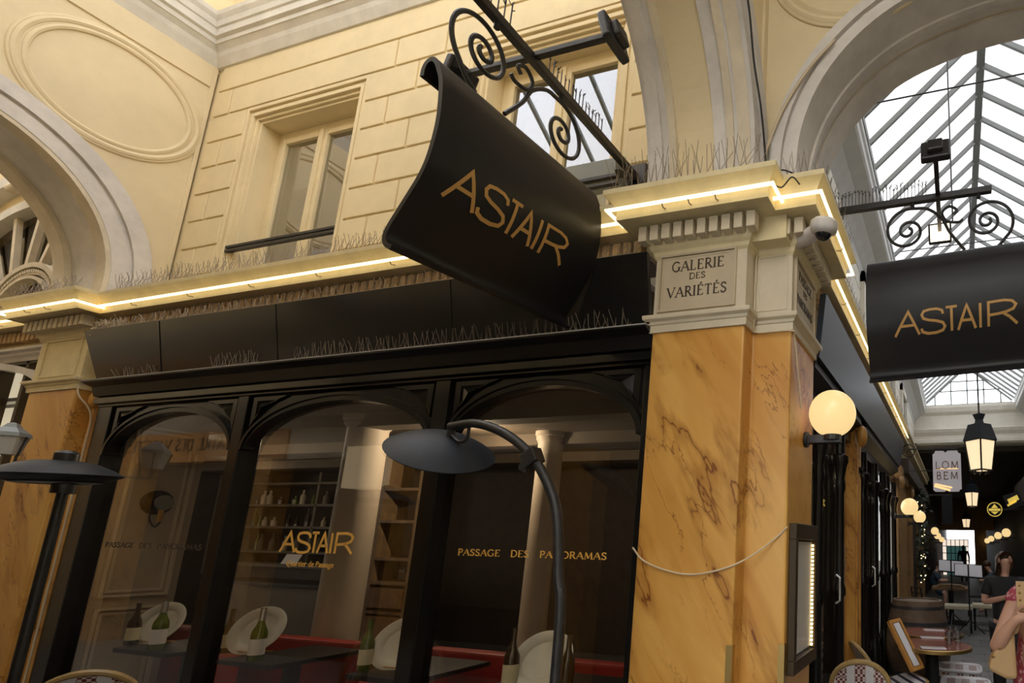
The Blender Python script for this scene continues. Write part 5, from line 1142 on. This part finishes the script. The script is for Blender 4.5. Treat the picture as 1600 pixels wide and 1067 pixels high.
red_table((-.235, 5.22), 'nearer round red table with a brass edge, set with glasses'); red_table((-.30, 5.93), 'farther round red table with a brass edge')
def setting(px, v, label):
    c = pZ(px, v, .758); t = thing('napkin_setting', label, 'napkin', (c.x, c.y, .754))
    m = M(); m.obox((c.x, c.y, .7575), (.10, .02, 0), (-.012, .045, 0), (0, 0, .003)); m.build('napkin', 'paper_white', t)
    m = M(); m.bar((c.x-.09, c.y-.03, .763), (c.x+.09, c.y+.0, .763), .014, .003); m.bar((c.x-.09, c.y+.01, .763), (c.x+.09, c.y+.03, .763), .012, .003); m.build('cutlery', 'foil_silver', t)
setting(1458, 1012, 'white napkin with cutlery on the near edge of the nearer red table'); setting(1456, 996, 'white napkin with cutlery on the far edge of the nearer red table'); setting(1459, 984, 'white napkin with cutlery on the farther red table')
def tumbler(px, v, label):
    c = pZ(px, v, .756); t = tag(M().lathe([(.026, .0), (.034, .115), (.031, .115), (.024, .006), (.001, .006)], (c.x, c.y, .754), 18).build('drinking_glass', 'jar_glass', None, smooth=True), label, 'glass')
tumbler(1483, 1008, 'nearest drinking glass on the red table'); tumbler(1476+9, 1000, 'second drinking glass, just behind the nearest one'); tumbler(1497, 1006, 'right drinking glass on the nearer red table'); tumbler(1494, 999, 'rearmost drinking glass on the nearer red table')
# menu boards leaning by the tipped chair
t = thing('menu_board', 'orange framed menu board with white sheets leaning between chair and table', 'menu board', (-.62, 5.0, .5))
A, B = pY(1392, 972, 4.95), pY(1428, 1046, 4.85)
dv = (A-B); L_ = dv.length; up_ = dv.normalized(); sd = Vector((.62, .78, .0)); sd = (sd-up_*sd.dot(up_)).normalized(); cc_ = (A+B)/2+sd*.04; nn = up_.cross(sd)
m = M(); m.obox(cc_, up_*L_/2, sd*.06, nn*.010); m.build('backing', 'wood_warm', t)
m = M()
for s in (-1, 1): m.obox(cc_+sd*.062*s, up_*L_/2, sd*.012, nn*.016); m.obox(cc_+up_*(L_/2)*s, up_*.014, sd*.07, nn*.016)
m.build('frame', 'orange_fascia', t); m = M(); m.obox(cc_+nn*.012, up_*(L_/2-.02), sd*.034, nn*.002); m.obox(cc_-nn*.012, up_*(L_/2-.02), sd*.034, nn*.002); m.build('sheet', 'paper_white', t)
# barrel
t = thing('wine_barrel', 'old wooden wine barrel standing on end beyond the red tables', 'barrel', (-.47, 6.75, 0)); c = (-.47, 6.75, 0); q = 1.1
m = M(); m.lathe([(r*q, z*q) for r, z in ((.25, 0), (.29, .15), (.325, .35), (.33, .45), (.325, .55), (.29, .76), (.255, .90), (.235, .90), (.235, .885), (.001, .885))], c, 32); m.build('staves', 'barrel_wood', t, smooth=True)
for z, r in ((.06, .272), (.2, .303), (.68, .308), (.83, .276)): m = M(); m.lathe([(r*q, (z-.02)*q), ((r+.002)*q, (z+.02)*q)], c, 32, caps=False); m.build('hoop', 'barrel_hoop', t, smooth=True)
# farther wooden table with stools, benches, sheet stands
t = thing('wooden_table', 'square wooden table stacked with boards, farther down the passage', 'table', (-.18, 12.7, 0))
m = M(); m.box(-.55, .18, 12.3, 13.1, .70, .745); m.build('tabletop', 'wood_warm', t); m = M(); m.box(-.22, -.12, 12.6, 12.8, .03, .7); m.box(-.5, .14, 12.4, 13, 0, .03); m.build('base', 'cloth_black', t)
m = M(); m.box(-.45, .12, 12.4, 12.9, .746, .775); m.box(-.40, .05, 12.45, 12.85, .776, .80); tag(m.build('board_stack', 'wood_ladder', None), 'flat boards stacked on the square wooden table', 'boards')
def bench(x, y, label):
    t = thing('padded_stool', label, 'stool', (x, y, 0)); m = M(); m.box(x-.26, x+.26, y-.2, y+.2, .42, .50); m.build('cushion', 'label_cream', t, bevel=.02)
    for sx in (-1, 1):
        for sy in (-1, 1): m = M(); m.box(x+sx*.22-.018, x+sx*.22+.018, y+sy*.16-.018, y+sy*.16+.018, 0, .42); m.build('leg', 'cloth_black', t)
bench(-.62, 11.6, 'cream padded stool nearest the barrel'); bench(-.70, 12.5, 'cream padded stool left of the wooden table'); bench(-.02, 11.5, 'cream padded stool right in front of the wooden table'); bench(.50, 11.9, 'cream padded stool at the right front corner of the wooden table')
def dark_chair(x, y, rz, label):
    t = thing('dark_chair', label, 'chair', (x, y, 0), rz, local=True)
    m = M(); m.box(-.2, .2, -.2, .2, .43, .46); m.build('seat', 'cloth_black', t)
    for sx in (-1, 1):
        for sy in (-1, 1): m = M(); m.tube([(sx*.2, sy*.2, 0), (sx*.17, sy*.17, .44)], .014, 6); m.build('leg', 'black_iron', t)
    m = M(); m.tube([(-.18, -.19, .45), (-.19, -.24, .88), (.19, -.24, .88), (.18, -.19, .45)], .014, 6)
    for k in range(4): m.tube([(-.18, -.20-.008*k, .55+.08*k), (.18, -.20-.008*k, .55+.08*k)], .008, 5)
    m.build('backrest', 'black_iron', t)
dark_chair(.50, 12.75, math.radians(90), 'black metal chair right of the wooden table'); dark_chair(.40, 14.2, math.radians(90), 'black metal chair beyond the wooden table'); dark_chair(-.52, 10.3, math.radians(-60), 'black metal chair beside the wooden pilaster')
def sheet_stand(px, v, y, label, wd):
    c = pY(px, v, y); t = thing('menu_stand', label, 'menu stand', (c.x, y, 0))
    m = M(); m.tube([(c.x, y, .25), (c.x, y, c.z-.05)], .014, 6)
    for k in range(3): a = k*2.1+.4; m.tube([(c.x, y, .26), (c.x+.28*math.cos(a), y+.28*math.sin(a), .01)], .012, 6)
    m.build('tripod', 'black_iron', t)
    m = M(); ux = Vector((1, 0, -.05)); uz = Vector((0, .55, .83)); m.obox(c, ux*wd, uz*.14, Vector((0, -.012, .008))); m.build('desk', 'cloth_black', t)
    for s in (-1, 1): m = M(); m.obox(c+ux*wd*.5*s+Vector((0, -.016, .01)), ux*wd*.44, uz*.125, Vector((0, -.003, .002))); m.build('sheet', 'paper_white', t)
sheet_stand(1513, 892, 11.2, 'nearer stand with two white sheets over the wooden table', .26); sheet_stand(1486, 885, 12.2, 'farther stand with two white sheets, left behind the nearer one', .26)

# ================================================================== PEOPLE
def skin_mesh(name, J, E_, mt, parent, sub=2, root=None):
    names = list(J); me = bpy.data.meshes.new(name); off = ORG.get(parent.name, Vector((0, 0, 0)))
    me.from_pydata([tuple(Vector(J[n][:3])-off) for n in names], [(names.index(a), names.index(b)) for a, b in E_], []); me.materials.append(MT[mt])
    o = bpy.data.objects.new(name, me); COL.objects.link(o); o.parent = parent; ORG[o.name] = off
    md = o.modifiers.new('skin', 'SKIN'); md.use_smooth_shade = True; md.branch_smoothing = .3
    sv = me.skin_vertices[0].data
    for i, n in enumerate(names):
        r = J[n][3]; sv[i].radius = (r, J[n][4] if len(J[n]) > 4 else r); sv[i].use_root = (n == (root or names[0]))
    s = o.modifiers.new('sub', 'SUBSURF'); s.levels = sub; s.render_levels = sub
    return o
def chain(E_, *ns):
    for a, b in zip(ns, ns[1:]): E_.append((a, b))
def hand(J, E_, wrist, base, d, side, nrm, curl, pre, s=1.0):
    # palm and five separate fingers; d: along hand, side: towards the thumb, nrm: out of the palm
    d, side, nrm = Vector(d).normalized(), Vector(side).normalized(), Vector(nrm).normalized(); b = Vector(base)
    p = b+d*.045*s; J[pre+'palm'] = (*p, .030*s, .016*s); E_.append((wrist, pre+'palm'))
    for k, (o, L) in enumerate(((.030, .070), (.011, .078), (-.010, .074), (-.029, .058))):
        q = b+d*.085*s+side*o*s; n0, n1, n2 = pre+'f%da' % k, pre+'f%db' % k, pre+'f%dc' % k
        J[n0] = (*q, .0095*s); q2 = q+(d*math.cos(curl)-nrm*math.sin(curl))*L*.5*s; J[n1] = (*q2, .0085*s); q3 = q2+(d*math.cos(2*curl)-nrm*math.sin(2*curl))*L*.5*s; J[n2] = (*q3, .0072*s)
        chain(E_, pre+'palm', n0, n1, n2)
    q = b+d*.03*s+side*.036*s; J[pre+'t0'] = (*q, .0105*s); q2 = q+(d*.8+side*.5-nrm*.35).normalized()*.036*s; J[pre+'t1'] = (*q2, .0095*s); q3 = q2+(d*.9+side*.05-nrm*.5).normalized()*.028*s; J[pre+'t2'] = (*q3, .008*s)
    chain(E_, pre+'palm', pre+'t0', pre+'t1', pre+'t2')
def head_parts(t, c, fwd, r=.095, hair='hair_brown', hairlen=.2):
    # face features and hair round a head centre; fwd: where the face looks
    f = Vector(fwd).normalized(); s = f.cross(Vector((0, 0, 1))).normalized(); u = s.cross(f); c = Vector(c)
    m = M(); m.sphere(c+f*r*.98-u*.012, .014, .014, .02, 10, 8); m.build('nose', 'skin', t, smooth=True)
    m = M()
    for k in (-1, 1): m.sphere(c+f*r*.86+s*k*.033+u*.014, .008, .008, .0055, 10, 8)
    m.build('eyes', 'cloth_black', t, smooth=True)
    m = M(); m.sphere(c+f*r*.90-u*.047, .022, .010, .007, 12, 6); m.build('mouth', 'table_red', t, smooth=True)
    m = M()
    for k in (-1, 1): m.sphere(c+s*k*r*.86, .012, .016, .026, 10, 8)
    m.build('ears', 'skin', t, smooth=True)
    m = M(); n, vv = 32, 14; vs = []; fs = []
    for j in range(vv+1):
        for k in range(n):
            a = 2*math.pi*k/n; fr_ = (1+math.cos(a))/2; ph = (.50+1.97*(1-fr_**1.8))*j/vv if fr_ < .97 else .49*j/vv
            e = min(ph, 1.62); d = (f*math.cos(a)+s*math.sin(a))*math.sin(e)+u*math.cos(e); q = c+d*r*(1.14+.04*math.sin(7*a)*math.sin(e))-f*r*.06
            if ph > 1.62: q = q-Vector((0, 0, 1))*hairlen*(ph-1.62)/.85-f*.01*(ph-1.62)
            vs.append(q)
    for j in range(vv):
        for k in range(n): fs.append((j*n+k, (j+1)*n+k, (j+1)*n+(k+1) % n, j*n+(k+1) % n))
    m.add(vs, fs); m.build('hair', hair, t, smooth=True)
# woman in black looking up, holding a phone
X, Y = .44, 6.0
t = thing('person', 'woman in a black top with shoulder-length brown hair looking up, phone in hand', 'person', (X, Y, 0))
J = {'pel': (X, Y, .86, .125, .10), 'sp': (X, Y, 1.03, .105, .085), 'ch': (X, Y, 1.20, .125, .09), 'nk': (X, Y, 1.335, .042), 'hd': (X+.018, Y-.03, 1.415, .046, .052), 'ht': (X+.012, Y-.012, 1.50, .074, .080),
     'sL': (X-.155, Y, 1.275, .05), 'eL': (X-.205, Y-.02, 1.06, .038), 'wL': (X-.01, Y-.19, 1.13, .024),
     'sR': (X+.155, Y, 1.275, .05), 'eR': (X+.20, Y+.0, 1.05, .038), 'wR': (X+.08, Y-.18, 1.12, .025),
     'hL': (X-.08, Y, .80, .085), 'kL': (X-.085, Y-.01, .46, .055), 'aL': (X-.09, Y+.02, .09, .035), 'tL': (X-.10, Y-.12, .035, .032), 'hR': (X+.08, Y, .80, .085), 'kR': (X+.09, Y-.03, .46, .055), 'aR': (X+.095, Y+.0, .09, .035), 'tR': (X+.11, Y-.14, .035, .032)}
E_ = []; chain(E_, 'pel', 'sp', 'ch', 'nk', 'hd', 'ht'); chain(E_, 'ch', 'sL', 'eL', 'wL'); chain(E_, 'ch', 'sR', 'eR', 'wR'); chain(E_, 'pel', 'hL', 'kL', 'aL', 'tL'); chain(E_, 'pel', 'hR', 'kR', 'aR', 'tR')
hand(J, E_, 'wL', (X-.01, Y-.19, 1.13), (1, -.25, .35), (0, .3, 1), (0, 1, .2), .5, 'l', .95); hand(J, E_, 'wR', (X+.08, Y-.18, 1.12), (-.2, -.6, .7), (-1, 0, 0), (0, 1, 1), .6, 'r', .95)
skin_mesh('body', J, E_, 'skin', t)
head_parts(t, (X+.012, Y-.015, 1.475), (.45, -.8, .42), .083, hairlen=.13)
K_ = {k: list(v) for k, v in J.items()}
top = {k: (*K_[k][:3], *[r+.022 for r in K_[k][3:]]) for k in ('pel', 'sp', 'ch', 'sL', 'sR')}; top['mL'] = (X-.19, Y-.01, 1.12, .062); top['mR'] = (X+.19, Y, 1.12, .062); top['nb'] = (X, Y, 1.295, .10, .085); top['pel'] = (X, Y, .84, .165, .135); top['sp'] = (X, Y, 1.03, .135, .112)
E2 = []; chain(E2, 'pel', 'sp', 'ch', 'nb'); chain(E2, 'ch', 'sL', 'mL'); chain(E2, 'ch', 'sR', 'mR'); skin_mesh('top', top, E2, 'cloth_black', t)
tr = {k: (*K_[k][:3], *[r+.016 for r in K_[k][3:]]) for k in ('pel', 'hL', 'kL', 'aL', 'hR', 'kR', 'aR')}; E2 = []; chain(E2, 'pel', 'hL', 'kL', 'aL'); chain(E2, 'pel', 'hR', 'kR', 'aR'); skin_mesh('trousers', tr, E2, 'cloth_black', t)
m = M()
for a in ('tL', 'tR'): m.sphere((K_[a][0], K_[a][1]+.05, .04), .045, .13, .045, 14, 8)
m.build('shoes', 'cloth_black', t, smooth=True)
m = M(); m.obox((X+.10, Y-.27, 1.20), (.04, 0, .0), (0, .004, .004), (0, -.05, .055)); tag(m.build('mobile_phone', 'phone_grey', None, bevel=.004), 'grey mobile phone held by the woman in black', 'phone')
# woman in the red flowered dress at the right edge
X, Y = .405, 3.3
t = thing('person', 'woman in a red flowered dress at the right edge, arm bent', 'person', (X, Y, 0))
J = {'pel': (X, Y, .92, .14, .12), 'sp': (X, Y, 1.08, .12, .10), 'ch': (X, Y, 1.26, .135, .11), 'nk': (X+.02, Y, 1.43, .05), 'hd': (X+.06, Y, 1.53, .075, .08), 'ht': (X+.06, Y, 1.64, .07, .078),
     'sR': (X-.10, Y-.10, 1.36, .055), 'mR': (X-.165, Y-.15, 1.23, .048), 'eR': (X-.235, Y-.20, 1.085, .042), 'fR': (X-.20, Y-.24, 1.165, .037), 'wR': (X-.150, Y-.28, 1.245, .026),
     'sL': (X+.06, Y+.17, 1.36, .055), 'eL': (X+.12, Y+.22, 1.10, .042), 'wL': (X+.26, Y+.10, 1.15, .028),
     'hR': (X-.01, Y-.09, .84, .095), 'kR': (X+.0, Y-.09, .47, .06), 'aR': (X-.02, Y-.09, .09, .038), 'tR': (X+.12, Y-.09, .035, .033), 'hL': (X+.01, Y+.09, .84, .095), 'kL': (X+.03, Y+.09, .47, .06), 'aL': (X+.0, Y+.09, .09, .038), 'tL': (X+.14, Y+.09, .035, .033)}
E_ = []; chain(E_, 'pel', 'sp', 'ch', 'nk', 'hd', 'ht'); chain(E_, 'ch', 'sR', 'mR', 'eR', 'fR', 'wR'); chain(E_, 'ch', 'sL', 'eL', 'wL'); chain(E_, 'pel', 'hR', 'kR', 'aR', 'tR'); chain(E_, 'pel', 'hL', 'kL', 'aL', 'tL')
hand(J, E_, 'wR', (X-.150, Y-.28, 1.245), (.85, -.25, .40), (-.3, 0, 1), (-.2, 1, .2), .45, 'r'); hand(J, E_, 'wL', (X+.26, Y+.10, 1.15), (.9, -.3, .2), (0, 0, 1), (0, 1, 0), .5, 'l')
skin_mesh('body', J, E_, 'skin', t); head_parts(t, (X+.065, Y, 1.585), (1, -.1, .1), .088, hairlen=.15)
dr = {'nb': (X+.015, Y, 1.38, .085, .085), 'ch': (X, Y, 1.26, .15, .125), 'sp': (X, Y, 1.08, .128, .112), 'pel': (X, Y, .92, .16, .145), 'hm': (X+.01, Y, .62, .19, .18), 'hb': (X+.01, Y, .38, .21, .20), 'sR': (X-.09, Y-.09, 1.365, .074), 'cR': (X-.145, Y-.135, 1.285, .082), 'sL': (X+.05, Y+.15, 1.36, .07), 'cL': (X+.09, Y+.20, 1.26, .065)}
E2 = []; chain(E2, 'ch', 'nb'); chain(E2, 'ch', 'sp', 'pel', 'hm', 'hb'); chain(E2, 'ch', 'sR', 'cR'); chain(E2, 'ch', 'sL', 'cL'); skin_mesh('dress', dr, E2, 'dress_floral', t)
m = M()
for a in ('tR', 'tL'): m.sphere((J[a][0]-.05, J[a][1], .035), .12, .045, .04, 14, 8)
m.build('shoes', 'bag_tan', t, smooth=True)
t = thing('handbag', 'tan leather shoulder bag with studded strap under the arm at the right edge', 'bag', (.27, 3.12, .95))
A, B, C_, D_ = pY(1567, 990, 3.1), pY(1584, 985, 3.1), pY(1579, 1055, 3.1), pY(1544, 1045, 3.1)
m = M(); m.prism([(A.x-.005, A.z), (B.x, B.z), (C_.x+.03, C_.z-.01), (C_.x-.02, C_.z-.015), (D_.x, D_.z), (D_.x+.01, D_.z+.05)], fxz, 3.06, 3.17); m.build('pouch', 'bag_tan', t, bevel=.018)
s0 = pY(1592, 908, 3.02); s1_ = pY(1591, 955, 3.02)
m = M(); m.obox((s0+s1_)/2+Vector((.012, 0, 0)), (.022, 0, 0), (0, .004, 0), (0, 0, (s0.z-s1_.z)/2)); m.tube(bez([s1_, pY(1588, 985, 3.06), (A+B)/2], 6), .012, 6); m.build('strap', 'bag_tan', t)
for p_, r_ in [(s0+Vector((.0, -.006, -.02-.035*k)), .006) for k in range(5)]+[(pY(px, v, 3.055), .008) for px, v in ((1552, 1025), (1562, 1012), (1570, 1000))]:
    m = M(); m.sphere(p_, r_, nu=8, nv=6); m.build('stud', 'brass', t, smooth=True)
# distant guests
def seated(x, y, lab, cl, look=1):
    t = thing('person', lab, 'person', (x, y, 0)); L = look
    J = {'pel': (x, y, .52, .13, .11), 'sp': (x+.06*L, y, .72, .12, .1), 'ch': (x+.15*L, y, .92, .14, .11), 'nk': (x+.21*L, y, 1.04, .05), 'hd': (x+.25*L, y, 1.12, .08), 'ht': (x+.27*L, y, 1.2, .075), 'sR': (x+.15*L, y-.15, .97, .055), 'eR': (x+.25*L, y-.2, .78, .04), 'wR': (x+.45*L, y-.12, .79, .028), 'sL': (x+.15*L, y+.15, .97, .055), 'eL': (x+.25*L, y+.2, .78, .04), 'wL': (x+.45*L, y+.12, .79, .028),
         'kR': (x+.38*L, y-.1, .5, .065), 'aR': (x+.36*L, y-.1, .08, .04), 'tR': (x+.5*L, y-.1, .04, .035), 'kL': (x+.38*L, y+.1, .5, .065), 'aL': (x+.36*L, y+.1, .08, .04), 'tL': (x+.5*L, y+.1, .04, .035)}
    E_ = []; chain(E_, 'pel', 'sp', 'ch', 'nk', 'hd', 'ht'); chain(E_, 'ch', 'sR', 'eR', 'wR'); chain(E_, 'ch', 'sL', 'eL', 'wL'); chain(E_, 'pel', 'kR', 'aR', 'tR'); chain(E_, 'pel', 'kL', 'aL', 'tL'); skin_mesh('body', J, E_, 'skin', t, 1)
    G = {k: (*J[k][:3], *[r+.02 for r in J[k][3:]]) for k in ('pel', 'sp', 'ch', 'sR', 'eR', 'sL', 'eL', 'kR', 'kL')}; E2 = []; chain(E2, 'pel', 'sp', 'ch'); chain(E2, 'ch', 'sR', 'eR'); chain(E2, 'ch', 'sL', 'eL'); chain(E2, 'pel', 'kR'); chain(E2, 'pel', 'kL'); skin_mesh('clothes', G, E2, cl, t, 1)
    m = M(); m.sphere((x+.25*L, y, 1.19), .10, .095, .09, 14, 10); m.build('hair', 'hair_brown', t, smooth=True)
seated(-.70, 14.3, 'seated person in a dark teal shirt leaning over the far table on the left', 'cloth_navy', 1)
seated(.95, 15.0, 'seated person in dark blue on the right of the far tables', 'cloth_navy', -1)
def standing(x, y, lab):
    t = thing('person', lab, 'person', (x, y, 0))
    J = {'pel': (x, y, .9, .13, .10), 'ch': (x, y, 1.28, .15, .11), 'nk': (x, y, 1.47, .05), 'hd': (x, y, 1.56, .08), 'ht': (x, y, 1.68, .075), 'sR': (x-.19, y, 1.40, .055), 'eR': (x-.25, y, 1.1, .04), 'wR': (x-.24, y-.06, .86, .03), 'sL': (x+.19, y, 1.40, .055), 'eL': (x+.25, y, 1.1, .04), 'wL': (x+.24, y-.06, .86, .03), 'kR': (x-.1, y, .48, .065), 'aR': (x-.1, y, .08, .04), 'tR': (x-.1, y-.12, .04, .035), 'kL': (x+.1, y, .48, .065), 'aL': (x+.1, y, .08, .04), 'tL': (x+.1, y-.12, .04, .035)}
    E_ = []; chain(E_, 'pel', 'ch', 'nk', 'hd', 'ht'); chain(E_, 'ch', 'sR', 'eR', 'wR'); chain(E_, 'ch', 'sL', 'eL', 'wL'); chain(E_, 'pel', 'kR', 'aR', 'tR'); chain(E_, 'pel', 'kL', 'aL', 'tL'); skin_mesh('body', J, E_, 'cloth_black', t, 1)
standing(.25, 27, 'dark silhouette of a person standing before the far bright door')

# repeats share a group
GROUPS = {'neon_tube': 'warm neon tubes along the cornice', 'hanging_sign': 'black hanging restaurant signs', 'heat_lamp': 'outdoor heat lamps', 'globe_wall_lamp': 'globe wall lamps', 'wine_bottle': 'wine bottles on the tables inside', 'platter': 'white oval platters inside the panes',
 'dining_table': 'dark tables inside the restaurant', 'banquette': 'red banquettes', 'column': 'round columns inside', 'bistro_chair': 'wicker bistro chairs', 'wicker_stool': 'wicker stools at the red tables', 'bistro_table': 'round red tables', 'napkin_setting': 'napkins with cutlery', 'drinking_glass': 'drinking glasses on the red table',
 'padded_stool': 'cream padded stools', 'dark_chair': 'black metal chairs', 'menu_stand': 'stands with white sheets', 'hanging_lantern': 'hanging lanterns of the passage', 'pilaster': 'ochre pilasters of the passage', 'cable': 'loose cables', 'corner_guard': 'brass corner strips', 'marble_pillar': 'ochre marbled pillars', 'person': 'people in the passage'}
for o in list(COL.objects):
    if o.parent is None and 'label' in o and 'group' not in o:
        g = GROUPS.get(o.name.split('.')[0])
        if g: o['group'] = g
